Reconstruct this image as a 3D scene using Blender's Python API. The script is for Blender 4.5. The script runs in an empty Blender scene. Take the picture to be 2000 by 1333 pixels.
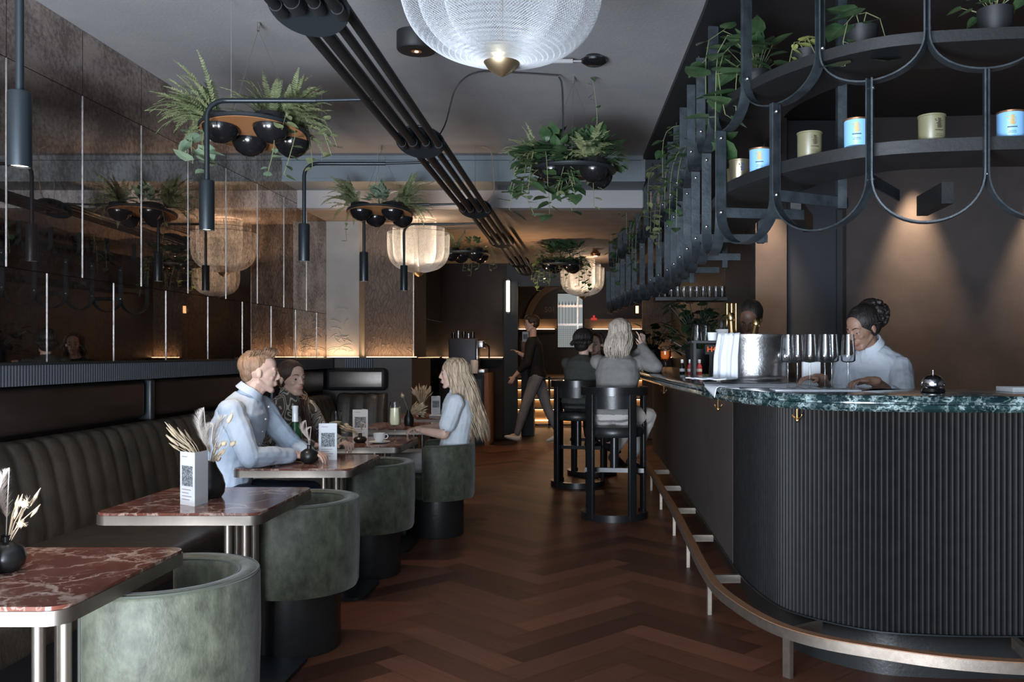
import bpy, bmesh, math, random
from math import pi, sin, cos, sqrt, atan2, radians
from mathutils import Vector, Matrix, noise
random.seed(7)
C = bpy.context.scene
COL = C.collection
V = Vector

# ---------------------------------------------------------------- camera, world, exposure, daylight
cam = bpy.data.cameras.new('camera')
cam.sensor_width = 36; cam.lens = 31.5
cam.shift_x = -0.08; cam.shift_y = 0.01175
cam.clip_start = 0.05; cam.clip_end = 100
camo = bpy.data.objects.new('camera', cam)
camo.location = (0, 0, 1.32); camo.rotation_euler = (pi/2, 0, 0)
COL.objects.link(camo); C.camera = camo

C.view_settings.view_transform = 'Standard'
C.view_settings.look = 'None'
C.view_settings.gamma = 1.0
C.view_settings.use_curve_mapping = False
C.view_settings.exposure = 0.0

w = bpy.data.worlds.new('world'); C.world = w; w.use_nodes = True
w.node_tree.nodes['Background'].inputs[0].default_value = (0.62, 0.75, 0.95, 1)
w.node_tree.nodes['Background'].inputs[1].default_value = 0.035

def light(kind, name, loc, power, color=(1, 1, 1), rot=(0, 0, 0), size=0.1, size_y=None, angle=60, blend=0.5):
    l = bpy.data.lights.new(name, kind); l.energy = power; l.color = color
    if kind == 'AREA':
        l.size = size
        if size_y: l.shape = 'RECTANGLE'; l.size_y = size_y
    else:
        l.shadow_soft_size = size
    if kind == 'SPOT':
        l.spot_size = radians(angle); l.spot_blend = blend
    o = bpy.data.objects.new(name, l); o.location = loc; o.rotation_euler = rot
    COL.objects.link(o); return o

WARM = (1.0, 0.62, 0.34); WARMW = (1.0, 0.76, 0.55); DAY = (0.70, 0.84, 1.0)
# daylight through the shop front behind and left of the camera
light('AREA', 'shop_front_daylight', (-1.2, -1.5, 1.8), 150, DAY, (radians(87), 0, radians(-12)), 3.2, 2.2)
light('AREA', 'shop_door_daylight', (1.0, -1.7, 1.5), 28, DAY, (radians(90), 0, radians(4)), 2.6, 2.3)
light('AREA', 'pavement_bounce', (-1.7, -1.1, 0.45), 880, (0.80, 0.88, 1.0), (radians(138), 0, radians(-12)), 2.4, 1.2)

# ---------------------------------------------------------------- object helpers
def setp(o, label=None, cat=None, group=None, kind=None):
    if label: o['label'] = label
    if cat: o['category'] = cat
    if group: o['group'] = group
    if kind: o['kind'] = kind
    return o

def thing(name, label, cat, loc=(0, 0, 0), rz=0.0, group=None):
    o = bpy.data.objects.new(name, None); o.empty_display_size = 0.05
    o.location = loc; o.rotation_euler = (0, 0, rz); COL.objects.link(o)
    return setp(o, label, cat, group)

def dup(o, loc=None, rz=None, label=None, parent=None, scale=None):
    c = o.copy(); COL.objects.link(c)
    if parent is not None: c.parent = parent
    if loc is not None: c.location = loc
    if rz is not None: c.rotation_euler = (0, 0, rz)
    if scale is not None: c.scale = scale
    if label: c['label'] = label
    for ch in list(o.children):
        if ch.name not in COL.objects: continue
        dup(ch, parent=c)
    return c

class MB:
    def __init__(s): s.v = []; s.f = []; s.uv = {}; s.col = []
    def add(s, vs, fs, t=None):
        n = len(s.v); s.v += [tuple(x) for x in vs]; s.f += [tuple(i+n for i in f) for f in fs]
        return s
    def box(s, x0, x1, y0, y1, z0, z1):
        vs = [(x0,y0,z0),(x1,y0,z0),(x1,y1,z0),(x0,y1,z0),(x0,y0,z1),(x1,y0,z1),(x1,y1,z1),(x0,y1,z1)]
        return s.add(vs, [(0,3,2,1),(4,5,6,7),(0,1,5,4),(1,2,6,5),(2,3,7,6),(3,0,4,7)])
    def bbox(s, x0, x1, y0, y1, z0, z1, r=0.01):
        bm = bmesh.new(); bmesh.ops.create_cube(bm, size=1)
        for v in bm.verts:
            v.co = V(((x0+x1)/2+v.co.x*(x1-x0), (y0+y1)/2+v.co.y*(y1-y0), (z0+z1)/2+v.co.z*(z1-z0)))
        bmesh.ops.bevel(bm, geom=bm.edges[:], offset=r, segments=3, affect='EDGES', profile=0.5)
        bm.verts.index_update()
        s.add([v.co[:] for v in bm.verts], [tuple(v.index for v in f.verts) for f in bm.faces]); bm.free(); return s
    def frame(s, d):
        d = V(d).normalized(); a = V((0,0,1)) if abs(d.z) < 0.9 else V((1,0,0))
        u = d.cross(a).normalized(); return u, d.cross(u).normalized()
    def tube(s, pts, r, n=8, cap=True, flat=None):
        pts = [V(p) for p in pts]; m = len(pts)
        rs = r if isinstance(r, (list, tuple)) else [r]*m
        ds = [(pts[min(i+1, m-1)]-pts[max(i-1, 0)]) for i in range(m)]
        u, w_ = s.frame(ds[0] if ds[0].length > 1e-9 else (0,0,1)); base = len(s.v)
        for i in range(m):
            d = ds[i].normalized()
            u = (u - d*u.dot(d))
            if u.length < 1e-6: u, _ = s.frame(d)
            u.normalize(); w_ = d.cross(u)
            for k in range(n):
                a = 2*pi*k/n
                s.v.append(tuple(pts[i]+(u*cos(a)+w_*sin(a)*(flat if flat else 1))*rs[i]))
        for i in range(m-1):
            for k in range(n):
                a = base+i*n+k; b = base+i*n+(k+1) % n
                s.f.append((a, b, b+n, a+n))
        if cap:
            s.f.append(tuple(base+k for k in range(n-1, -1, -1)))
            s.f.append(tuple(base+(m-1)*n+k for k in range(n)))
        return s
    def cyl(s, p0, p1, r0, r1=None, n=20): return s.tube([p0, p1], [r0, r1 if r1 is not None else r0], n)
    def lathe(s, prof, c=(0,0,0), n=32, closed=False, a0=0, a1=2*pi):
        base = len(s.v); full = abs(a1-a0-2*pi) < 1e-6; cnt = n if full else n+1
        for (r, z) in prof:
            for k in range(cnt):
                a = a0+(a1-a0)*k/n
                s.v.append((c[0]+r*cos(a), c[1]+r*sin(a), c[2]+z))
        m = len(prof)
        for i in range(m if closed else m-1):
            j = (i+1) % m
            for k in range(n):
                k2 = (k+1) % cnt
                s.f.append((base+i*cnt+k, base+i*cnt+k2, base+j*cnt+k2, base+j*cnt+k))
        if not full and closed:
            s.f.append(tuple(base+i*cnt for i in range(m)))
            s.f.append(tuple(base+i*cnt+n for i in range(m-1, -1, -1)))
        return s
    def disc(s, c, r, n=32, up=True):
        base = len(s.v); s.v += [(c[0]+r*cos(2*pi*k/n), c[1]+r*sin(2*pi*k/n), c[2]) for k in range(n)]
        s.f.append(tuple(base+k for k in (range(n) if up else range(n-1, -1, -1)))); return s
    def ell(s, c, r, rot=None, nu=14, nv=10):
        c = V(c); rr = (r, r, r) if not isinstance(r, (tuple, list)) else r
        base = len(s.v)
        for j in range(nv+1):
            t = pi*j/nv
            for i in range(nu):
                a = 2*pi*i/nu
                p = V((rr[0]*sin(t)*cos(a), rr[1]*sin(t)*sin(a), rr[2]*cos(t)))
                if rot is not None: p = rot @ p
                s.v.append(tuple(c+p))
        for j in range(nv):
            for i in range(nu):
                a = base+j*nu+i; b = base+j*nu+(i+1) % nu
                s.f.append((a, a+nu, b+nu, b))
        return s
    def cap(s, p0, r0, p1, r1, n=12):
        p0, p1 = V(p0), V(p1); d = (p1-p0); L = d.length
        if L < 1e-6: return s.ell(p0, r0)
        d.normalize(); pts = []; rs = []
        for k in range(5):
            a = pi/2*(1-k/4); pts.append(p0-d*r0*sin(a)); rs.append(max(r0*cos(a), 1e-4))
        for k in range(5):
            a = pi/2*k/4; pts.append(p1+d*r1*sin(a)); rs.append(max(r1*cos(a), 1e-4))
        return s.tube(pts, rs, n)
    def prism(s, poly, z0, z1):
        n = len(poly); base = len(s.v)
        s.v += [(p[0], p[1], z0) for p in poly]+[(p[0], p[1], z1) for p in poly]
        s.f.append(tuple(base+i for i in range(n-1, -1, -1))); s.f.append(tuple(base+n+i for i in range(n)))
        for i in range(n):
            j = (i+1) % n; s.f.append((base+i, base+j, base+n+j, base+n+i))
        return s
    def xform(s, m, start=0):
        s.v = s.v[:start]+[tuple(m @ V(p)) for p in s.v[start:]]; return s
    def build(s, name, mat, parent=None, smooth=True, ang=40, fix=False):
        me = bpy.data.meshes.new(name); me.from_pydata(s.v, [], s.f); me.update()
        if fix:
            bm = bmesh.new(); bm.from_mesh(me); bmesh.ops.recalc_face_normals(bm, faces=bm.faces[:]); bm.to_mesh(me); bm.free()
        if smooth:
            me.shade_smooth()
            if ang: me.set_sharp_from_angle(angle=radians(ang))
        o = bpy.data.objects.new(name, me); COL.objects.link(o)
        if mat: me.materials.append(mat)
        if parent is not None: o.parent = parent
        return o

def ribbon(path, w0, z0, z1, closed=False):
    """thick wall following a 2D path, offset to its left by w0 metres"""
    n = len(path); P = [V((p[0], p[1])) for p in path]; off = []
    for i in range(n):
        d = (P[min(i+1, n-1)]-P[max(i-1, 0)]).normalized(); off.append(P[i]+V((-d.y, d.x))*w0)
    return [tuple(p) for p in P]+[tuple(p) for p in reversed(off)]

def catmull(pts, k=8):
    pts = [V(p) for p in pts]; out = []
    for i in range(len(pts)-1):
        p0 = pts[max(i-1, 0)]; p1 = pts[i]; p2 = pts[i+1]; p3 = pts[min(i+2, len(pts)-1)]
        for j in range(k):
            t = j/k
            out.append(0.5*((2*p1)+(p2-p0)*t+(2*p0-5*p1+4*p2-p3)*t*t+(3*p1-p0-3*p2+p3)*t**3))
    out.append(pts[-1]); return out

def resample(pts, step):
    pts = [V(p) for p in pts]; acc = [0]
    for a, b in zip(pts, pts[1:]): acc.append(acc[-1]+(b-a).length)
    n = max(2, round(acc[-1]/step)); out = []; j = 0
    for i in range(n+1):
        t = acc[-1]*i/n
        while j < len(pts)-2 and acc[j+1] < t: j += 1
        d = acc[j+1]-acc[j]; out.append(pts[j].lerp(pts[j+1], 0 if d < 1e-9 else (t-acc[j])/d))
    return out

# ---------------------------------------------------------------- materials
def nmat(name):
    m = bpy.data.materials.new(name); m.use_nodes = True
    nt = m.node_tree; return m, nt, nt.nodes['Principled BSDF']
def N(nt, t, **kw):
    n = nt.nodes.new(t)
    for k, v in kw.items():
        if k.startswith('i_'):
            n.inputs[k[2:].replace('_', ' ')].default_value = v
        else: setattr(n, k, v)
    return n
def L(nt, a, b): nt.links.new(a, b)
def ramp(nt, stops, fac=None):
    r = nt.nodes.new('ShaderNodeValToRGB'); e = r.color_ramp.elements
    while len(e) < len(stops): e.new(0.5)
    for i, (p, c) in enumerate(stops):
        e[i].position = p; e[i].color = (c[0], c[1], c[2], 1) if not isinstance(c, float) else (c, c, c, 1)
    if fac is not None: L(nt, fac, r.inputs[0])
    return r
def coords(nt, scale=(1, 1, 1), space='Object'):
    t = nt.nodes.new('ShaderNodeTexCoord'); mp = nt.nodes.new('ShaderNodeMapping')
    mp.inputs['Scale'].default_value = scale; L(nt, t.outputs[space], mp.inputs[0]); return mp.outputs[0]
def mat(name, col, rough=0.5, metal=0.0, col2=None, nscale=8, bump=0.0, bscale=40, stretch=(1, 1, 1), spec=0.5, sheen=0, trans=0, emis=None, es=0, coat=0, contrast=(0.35, 0.65), alpha=1, detail=6):
    m, nt, b = nmat(name)
    b.inputs['Base Color'].default_value = (*col, 1); b.inputs['Roughness'].default_value = rough
    b.inputs['Metallic'].default_value = metal; b.inputs['Specular IOR Level'].default_value = spec
    b.inputs['Transmission Weight'].default_value = trans; b.inputs['Coat Weight'].default_value = coat
    if sheen:
        b.inputs['Sheen Weight'].default_value = sheen; b.inputs['Sheen Roughness'].default_value = 0.4
    if emis: b.inputs['Emission Color'].default_value = (*emis, 1); b.inputs['Emission Strength'].default_value = es
    if col2 or bump:
        co = coords(nt, stretch)
    if col2:
        n = N(nt, 'ShaderNodeTexNoise', i_Scale=nscale, i_Detail=detail, i_Roughness=0.62); L(nt, co, n.inputs['Vector'])
        r = ramp(nt, [(contrast[0], col), (contrast[1], col2)], n.outputs[0]); L(nt, r.outputs[0], b.inputs['Base Color'])
    if bump:
        n2 = N(nt, 'ShaderNodeTexNoise', i_Scale=bscale, i_Detail=5); L(nt, co, n2.inputs['Vector'])
        bp = N(nt, 'ShaderNodeBump', i_Strength=bump, i_Distance=0.01); L(nt, n2.outputs[0], bp.inputs['Height']); L(nt, bp.outputs[0], b.inputs['Normal'])
    return m
def emat(name, col, s):
    m, nt, b = nmat(name); nt.nodes.remove(b)
    e = N(nt, 'ShaderNodeEmission'); e.inputs[0].default_value = (*col, 1); e.inputs[1].default_value = s
    L(nt, e.outputs[0], nt.nodes['Material Output'].inputs[0]); return m
def marble(name, base, base2, vein, scale=4.0, width=0.06, rough=0.12, fine=0.5, vmax=1.0):
    m, nt, b = nmat(name); co = coords(nt)
    n = N(nt, 'ShaderNodeTexNoise', i_Scale=scale*0.9, i_Detail=8, i_Roughness=0.6); L(nt, co, n.inputs['Vector'])
    add = N(nt, 'ShaderNodeMixRGB', blend_type='ADD'); add.inputs[0].default_value = 0.35
    L(nt, co, add.inputs[1]); L(nt, n.outputs[1], add.inputs[2])
    def veins(sc, wd):
        vo = N(nt, 'ShaderNodeTexVoronoi', feature='DISTANCE_TO_EDGE', i_Scale=sc); L(nt, add.outputs[0], vo.inputs['Vector'])
        return ramp(nt, [(0.0, 1.0), (wd*0.35, 0.75), (wd, 0.0)], vo.outputs[0])
    v1 = veins(scale, width); v2 = veins(scale*3.1, width*1.3)
    nm = N(nt, 'ShaderNodeTexNoise', i_Scale=scale*1.7, i_Detail=4); L(nt, co, nm.inputs['Vector'])
    mk = ramp(nt, [(0.42, 0.0), (0.62, 1.0)], nm.outputs[0])
    mu = N(nt, 'ShaderNodeMath', operation='MULTIPLY'); L(nt, v2.outputs[0], mu.inputs[0]); L(nt, mk.outputs[0], mu.inputs[1])
    mf = N(nt, 'ShaderNodeMath', operation='MULTIPLY'); L(nt, mu.outputs[0], mf.inputs[0]); mf.inputs[1].default_value = fine
    mk2 = ramp(nt, [(0.34, 0.15), (0.6, 1.0)], nm.outputs[0])
    m1 = N(nt, 'ShaderNodeMath', operation='MULTIPLY'); L(nt, v1.outputs[0], m1.inputs[0]); L(nt, mk2.outputs[0], m1.inputs[1])
    mx = N(nt, 'ShaderNodeMath', operation='MAXIMUM'); L(nt, m1.outputs[0], mx.inputs[0]); L(nt, mf.outputs[0], mx.inputs[1])
    ms = N(nt, 'ShaderNodeMath', operation='MULTIPLY'); L(nt, mx.outputs[0], ms.inputs[0]); ms.inputs[1].default_value = vmax
    rb = ramp(nt, [(0.35, base), (0.65, base2)], n.outputs[0])
    mix = N(nt, 'ShaderNodeMixRGB'); L(nt, ms.outputs[0], mix.inputs[0]); L(nt, rb.outputs[0], mix.inputs[1]); mix.inputs[2].default_value = (*vein, 1)
    L(nt, mix.outputs[0], b.inputs['Base Color']); b.inputs['Roughness'].default_value = rough
    return m

M = {}
M['ceiling'] = mat('ceiling_paint', (0.30, 0.30, 0.31), 0.75, col2=(0.34, 0.335, 0.335), nscale=2.5, bump=0.15, bscale=60)
M['ceiling_tan'] = mat('tan_plaster', (0.26, 0.19, 0.14), 0.8, col2=(0.33, 0.25, 0.19), nscale=4, bump=0.2, bscale=50)
M['beam'] = mat('beam_paint', (0.15, 0.18, 0.20), 0.7, col2=(0.18, 0.21, 0.225), nscale=3, bump=0.1, bscale=60)
M['column'] = mat('column_plaster', (0.27, 0.255, 0.235), 0.7, col2=(0.33, 0.31, 0.285), nscale=3, bump=0.15, bscale=30)
M['black'] = mat('matt_black', (0.012, 0.013, 0.015), 0.55)
M['blackmetal'] = mat('black_powder_metal', (0.022, 0.027, 0.031), 0.38, 0.3, bump=0.05, bscale=300)
M['lampmetal'] = mat('graphite_lamp_metal', (0.024, 0.031, 0.036), 0.36, 0.5)
M['wallbrown'] = mat('brown_stucco', (0.030, 0.023, 0.021), 0.78, col2=(0.042, 0.032, 0.029), nscale=5, bump=0.12, bscale=220)
M['walldark'] = mat('dark_blue_panel', (0.012, 0.013, 0.018), 0.5)
M['shell'] = mat('dark_brown_side', (0.035, 0.026, 0.021), 0.5, col2=(0.05, 0.036, 0.028), nscale=6)
M['bronze'] = mat('bronze_panel', (0.055, 0.040, 0.032), 0.42, 0.7, col2=(0.075, 0.055, 0.045), nscale=3, stretch=(1, 1, 6))
M['bronzelight'] = mat('brushed_bronze_plate', (0.16, 0.14, 0.125), 0.34, 0.85, col2=(0.21, 0.185, 0.165), nscale=5, stretch=(0.3, 1, 8))
M['brass'] = mat('aged_brass', (0.27, 0.235, 0.20), 0.42, 0.92, col2=(0.33, 0.29, 0.245), nscale=10, stretch=(1, 1, 0.2))
M['railmetal'] = mat('brushed_rail_metal', (0.26, 0.22, 0.18), 0.45, 0.9, col2=(0.33, 0.28, 0.23), nscale=30, bump=0.05, bscale=300)
M['gold'] = mat('polished_gold', (0.75, 0.52, 0.25), 0.2, 1.0)
M['steel'] = mat('worn_steel', (0.50, 0.49, 0.48), 0.28, 1.0, col2=(0.66, 0.65, 0.64), nscale=30, bump=0.15, bscale=70)
M['chrome'] = mat('chrome', (0.8, 0.8, 0.82), 0.08, 1.0)
M['redmarble'] = marble('red_marble', (0.115, 0.036, 0.024), (0.165, 0.060, 0.041), (0.58, 0.46, 0.38), 5.0, 0.055, 0.14, 0.6, 0.85)
M['greenmarble'] = marble('green_marble', (0.006, 0.016, 0.018), (0.014, 0.038, 0.038), (0.36, 0.46, 0.46), 9, 0.085, 0.12, 0.4)
M['darkmarble'] = marble('dark_marble', (0.010, 0.013, 0.010), (0.02, 0.024, 0.017), (0.20, 0.19, 0.12), 2.6, 0.02, 0.08, 0.5, 0.6)
M['velvet'] = mat('green_velvet', (0.032, 0.036, 0.022), 0.6, col2=(0.108, 0.116, 0.078), nscale=22, sheen=0.3, stretch=(1, 1, 0.6), bump=0.15, bscale=120, contrast=(0.33, 0.70), detail=11)
M['piping'] = mat('green_velvet_piping', (0.06, 0.068, 0.05), 0.6, sheen=0.3)
M['leather'] = mat('dark_olive_leather', (0.030, 0.024, 0.018), 0.48, col2=(0.052, 0.042, 0.031), nscale=9, bump=0.25, bscale=45)
M['drum'] = mat('black_leather_drum', (0.014, 0.015, 0.015), 0.36, bump=0.1, bscale=60)
M['stool'] = mat('black_lacquered_wood', (0.010, 0.011, 0.012), 0.28)
M['white'] = mat('white_paper', (0.72, 0.74, 0.76), 0.6)
M['porcelain'] = mat('white_porcelain', (0.75, 0.75, 0.75), 0.15)
M['cloth'] = mat('white_cotton', (0.62, 0.65, 0.70), 0.85, bump=0.3, bscale=25)
M['glossblack'] = mat('gloss_black', (0.010, 0.010, 0.011), 0.16)
M['vase'] = mat('black_ceramic', (0.012, 0.012, 0.012), 0.3)
M['cork'] = mat('tan_underside', (0.36, 0.155, 0.055), 0.55, col2=(0.42, 0.19, 0.075), nscale=6)
M['fern'] = mat('fern_green', (0.12, 0.155, 0.065), 0.6, col2=(0.27, 0.30, 0.15), nscale=12)
M['leaf'] = mat('pothos_green', (0.022, 0.060, 0.024), 0.34, col2=(0.075, 0.125, 0.055), nscale=9)
M['leafpale'] = mat('pale_leaf', (0.13, 0.20, 0.13), 0.42, col2=(0.26, 0.34, 0.22), nscale=9)
M['leafyellow'] = mat('yellow_green_leaf', (0.16, 0.19, 0.05), 0.42, col2=(0.26, 0.28, 0.09), nscale=9)
M['leafdark'] = mat('dark_green_leaf', (0.008, 0.018, 0.009), 0.4, col2=(0.02, 0.036, 0.018), nscale=9)
M['stemm'] = mat('plant_stem', (0.15, 0.17, 0.08), 0.6)
M['soil'] = mat('potting_soil', (0.02, 0.014, 0.01), 0.95)
M['dried'] = mat('dried_grass', (0.55, 0.42, 0.27), 0.9, col2=(0.70, 0.58, 0.42), nscale=30)
M['driedpale'] = mat('pale_plume', (0.68, 0.60, 0.53), 0.95, col2=(0.8, 0.74, 0.68), nscale=30)
M['wire'] = mat('steel_cable', (0.42, 0.42, 0.42), 0.35, 0.9)
M['led'] = emat('warm_led', (1.0, 0.60, 0.30), 9)
M['ledsoft'] = emat('warm_led_soft', (1.0, 0.58, 0.28), 3.2)
M['lampglow'] = emat('lamp_face', (1.0, 0.86, 0.72), 6)
M['tube'] = emat('tube_light', (1.0, 0.80, 0.56), 9)
M['windowlight'] = emat('window_sky', (0.66, 0.72, 0.72), 0.42)
M['greenlens'] = mat('green_glass_bottle', (0.02, 0.09, 0.035), 0.08, trans=0.25)
M['stonewood'] = mat('orange_wood', (0.20, 0.075, 0.03), 0.5, col2=(0.28, 0.12, 0.05), nscale=4, stretch=(6, 6, 1))
M['stairwood'] = mat('stair_wood', (0.36, 0.23, 0.12), 0.5, col2=(0.5, 0.33, 0.18), nscale=6, stretch=(0.6, 4, 4))
M['spritz'] = mat('orange_drink', (0.85, 0.20, 0.03), 0.15, trans=0.3, emis=(0.9, 0.25, 0.03), es=0.0)
M['lemon'] = mat('lemon_drink', (0.80, 0.74, 0.50), 0.3)
M['redlabel'] = mat('red_label', (0.45, 0.05, 0.06), 0.5)
M['motif'] = mat('gold_motif', (0.45, 0.33, 0.14), 0.4, 0.3)
M['motifdark'] = mat('dark_motif', (0.03, 0.04, 0.06), 0.6)
M['candleblue'] = mat('pale_blue_enamel', (0.19, 0.40, 0.66), 0.4)
M['candleolive'] = mat('olive_enamel', (0.145, 0.135, 0.075), 0.4)
M['copper'] = mat('copper_rim', (0.55, 0.28, 0.15), 0.3, 0.9)
M['candlebrass'] = mat('pale_brass_tin', (0.42, 0.36, 0.25), 0.28, 0.9)
# clear thin glass
def glass(name, col=(1, 1, 1), rough=0.0, refl=0.16):
    m, nt, b = nmat(name); nt.nodes.remove(b)
    t = N(nt, 'ShaderNodeBsdfTransparent'); t.inputs[0].default_value = (*col, 1)
    g = N(nt, 'ShaderNodeBsdfGlossy'); g.inputs['Roughness'].default_value = 0.10
    lw = N(nt, 'ShaderNodeLayerWeight'); lw.inputs[0].default_value = refl
    mr = N(nt, 'ShaderNodeMath', operation='ADD'); mr.inputs[1].default_value = 0.05; L(nt, lw.outputs[0], mr.inputs[0])
    mx = N(nt, 'ShaderNodeMixShader'); L(nt, mr.outputs[0], mx.inputs[0]); L(nt, t.outputs[0], mx.inputs[1]); L(nt, g.outputs[0], mx.inputs[2])
    L(nt, mx.outputs[0], nt.nodes['Material Output'].inputs[0]); return m
M['glass'] = glass('clear_glass', (0.93, 0.95, 0.96), refl=0.22)
# antique mirror
m, nt, b = nmat('antique_mirror'); co = coords(nt)
n1 = N(nt, 'ShaderNodeTexNoise', i_Scale=3.2, i_Detail=3); L(nt, co, n1.inputs['Vector'])
n2 = N(nt, 'ShaderNodeTexNoise', i_Scale=34, i_Detail=9, i_Roughness=0.72); L(nt, co, n2.inputs['Vector'])
ad = N(nt, 'ShaderNodeMath', operation='MULTIPLY_ADD'); L(nt, n1.outputs[0], ad.inputs[0]); ad.inputs[1].default_value = 0.75; L(nt, n2.outputs[0], ad.inputs[2])
r1 = ramp(nt, [(0.76, 0.05), (1.0, 0.62)], ad.outputs[0])
gl = N(nt, 'ShaderNodeBsdfGlossy'); gl.inputs['Color'].default_value = (0.78, 0.67, 0.60, 1); gl.inputs['Roughness'].default_value = 0.012
df = N(nt, 'ShaderNodeBsdfDiffuse'); df.inputs['Color'].default_value = (0.036, 0.027, 0.025, 1)
mx = N(nt, 'ShaderNodeMixShader'); L(nt, r1.outputs[0], mx.inputs[0]); L(nt, gl.outputs[0], mx.inputs[1]); L(nt, df.outputs[0], mx.inputs[2])
L(nt, mx.outputs[0], nt.nodes['Material Output'].inputs[0]); nt.nodes.remove(b); M['mirror'] = m
# relief plaster (combed strokes)
def relief(name, c1, c2, sc, ang):
    m, nt, b = nmat(name); co = coords(nt)
    rt = N(nt, 'ShaderNodeMapping'); rt.inputs['Rotation'].default_value = (0, ang, 0); rt.inputs['Scale'].default_value = (sc, sc, sc*0.22)
    n0 = N(nt, 'ShaderNodeTexNoise', i_Scale=3.0, i_Detail=2); L(nt, co, n0.inputs['Vector'])
    ad = N(nt, 'ShaderNodeMixRGB', blend_type='ADD'); ad.inputs[0].default_value = 0.22; L(nt, co, ad.inputs[1]); L(nt, n0.outputs[1], ad.inputs[2]); L(nt, ad.outputs[0], rt.inputs[0])
    vo = N(nt, 'ShaderNodeTexVoronoi', feature='DISTANCE_TO_EDGE', i_Scale=1.0); L(nt, rt.outputs[0], vo.inputs['Vector'])
    rr = ramp(nt, [(0.0, 1.0), (0.07, 0.1), (0.14, 0.0)], vo.outputs[0])
    bp = N(nt, 'ShaderNodeBump', i_Strength=0.55, i_Distance=0.014); L(nt, rr.outputs[0], bp.inputs['Height']); L(nt, bp.outputs[0], b.inputs['Normal'])
    n1 = N(nt, 'ShaderNodeTexNoise', i_Scale=5, i_Detail=5); L(nt, co, n1.inputs['Vector'])
    rc = ramp(nt, [(0.3, c1), (0.7, c2)], n1.outputs[0]); L(nt, rc.outputs[0], b.inputs['Base Color']); b.inputs['Roughness'].default_value = 0.7
    return m
M['relief'] = relief('relief_plaster', (0.085, 0.062, 0.048), (0.13, 0.095, 0.072), 34, 0.45)
# floor wood
m, nt, b = nmat('herringbone_oak')
at = N(nt, 'ShaderNodeAttribute', attribute_name='tint'); uv = N(nt, 'ShaderNodeUVMap', uv_map='UVMap')
mp = N(nt, 'ShaderNodeMapping'); mp.inputs['Scale'].default_value = (2.5, 30, 1); L(nt, uv.outputs[0], mp.inputs[0])
n1 = N(nt, 'ShaderNodeTexNoise', i_Scale=1.0, i_Detail=7, i_Roughness=0.65, i_Distortion=0.6); L(nt, mp.outputs[0], n1.inputs['Vector'])
r1 = ramp(nt, [(0.3, (0.072, 0.026, 0.014)), (0.72, (0.160, 0.062, 0.033))], n1.outputs[0])
hs = N(nt, 'ShaderNodeMixRGB', blend_type='MULTIPLY'); hs.inputs[0].default_value = 1; L(nt, r1.outputs[0], hs.inputs[1]); L(nt, at.outputs[0], hs.inputs[2])
L(nt, hs.outputs[0], b.inputs['Base Color']); b.inputs['Roughness'].default_value = 0.46; b.inputs['Specular IOR Level'].default_value = 0.35
bp = N(nt, 'ShaderNodeBump', i_Strength=0.15, i_Distance=0.002); L(nt, n1.outputs[0], bp.inputs['Height']); L(nt, bp.outputs[0], b.inputs['Normal'])
M['floor'] = m
# menu picture
m, nt, b = nmat('menu_picture'); co = coords(nt, (1, 1, 1))
n1 = N(nt, 'ShaderNodeTexNoise', i_Scale=90, i_Detail=4, i_Distortion=2.5); L(nt, co, n1.inputs['Vector'])
r1 = ramp(nt, [(0.42, (0.03, 0.04, 0.05)), (0.62, (0.45, 0.48, 0.5))], n1.outputs[0]); L(nt, r1.outputs[0], b.inputs['Base Color']); b.inputs['Roughness'].default_value = 0.6
M['menupic'] = m
# ================================================================ THE ROOM
def struct(name, mb, m, smooth=False, parent=None):
    o = mb.build(name, m, parent, smooth=smooth)
    if parent is None: o['kind'] = 'structure'
    return o
def sbox(name, m, *a): return struct(name, MB().box(*a), m)

# herringbone floor, one mesh, planks tinted one by one
def make_floor():
    rnd = random.Random(3); W = 0.15; Lg = 0.75; v = []; f = []; uvs = []; tint = []
    def plank(cx, cy, ang):
        ca, sa = cos(ang), sin(ang); g = 0.0007; n = len(v)
        for (a, b_) in ((g, g), (Lg-g, g), (Lg-g, W-g), (g, W-g)):
            v.append((cx+a*ca-b_*sa, cy+a*sa+b_*ca, 0.0))
        f.append((n, n+1, n+2, n+3)); o1, o2 = rnd.random()*40, rnd.random()*40
        uvs.extend([(o1, o2), (o1+Lg, o2), (o1+Lg, o2+W), (o1, o2+W)]); tint.append(0.50+rnd.random()*1.0)
    s2 = sqrt(0.5); S = Lg
    for i in range(-40, 60):
        for j in range(-30, 30):
            # classic herringbone lattice: rotated 45 degrees about the room axis
            bx = (i*W)+(j*Lg); by = (i*W)-(j*Lg)
            for kind in (0, 1):
                if kind == 0: px, py, ang = bx, by, 0.0
                else: px, py, ang = bx+W, by+W*1.0, pi/2
                # rotate by 45 degrees
                X = (px-py)*s2; Y = (px+py)*s2
                if -3.6 < X < 5 and -2 < Y < 17.4: plank(X-0.3, Y, ang+pi/4)
    n = len(v); v.extend([(-3.2, -1.7, -0.004), (4.2, -1.7, -0.004), (4.2, 17, -0.004), (-3.2, 17, -0.004)]); f.append((n, n+1, n+2, n+3))
    uvs.extend([(0, 0)]*4); tint.append(0.12)
    me = bpy.data.meshes.new('floor'); me.from_pydata(v, [], f)
    ul = me.uv_layers.new(name='UVMap'); ca_ = me.attributes.new('tint', 'FLOAT_COLOR', 'CORNER')
    for i, u in enumerate(uvs): ul.data[i].uv = u
    for p in me.polygons:
        for li in p.loop_indices: ca_.data[li].color = (tint[p.index],)*3+(1,)
    me.materials.append(M['floor']); o = bpy.data.objects.new('floor', me); COL.objects.link(o); o['kind'] = 'structure'
make_floor()

sbox('ceiling', M['ceiling'], -2.85, 4.05, -1.2, 8.1, 3.09, 3.2)
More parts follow.
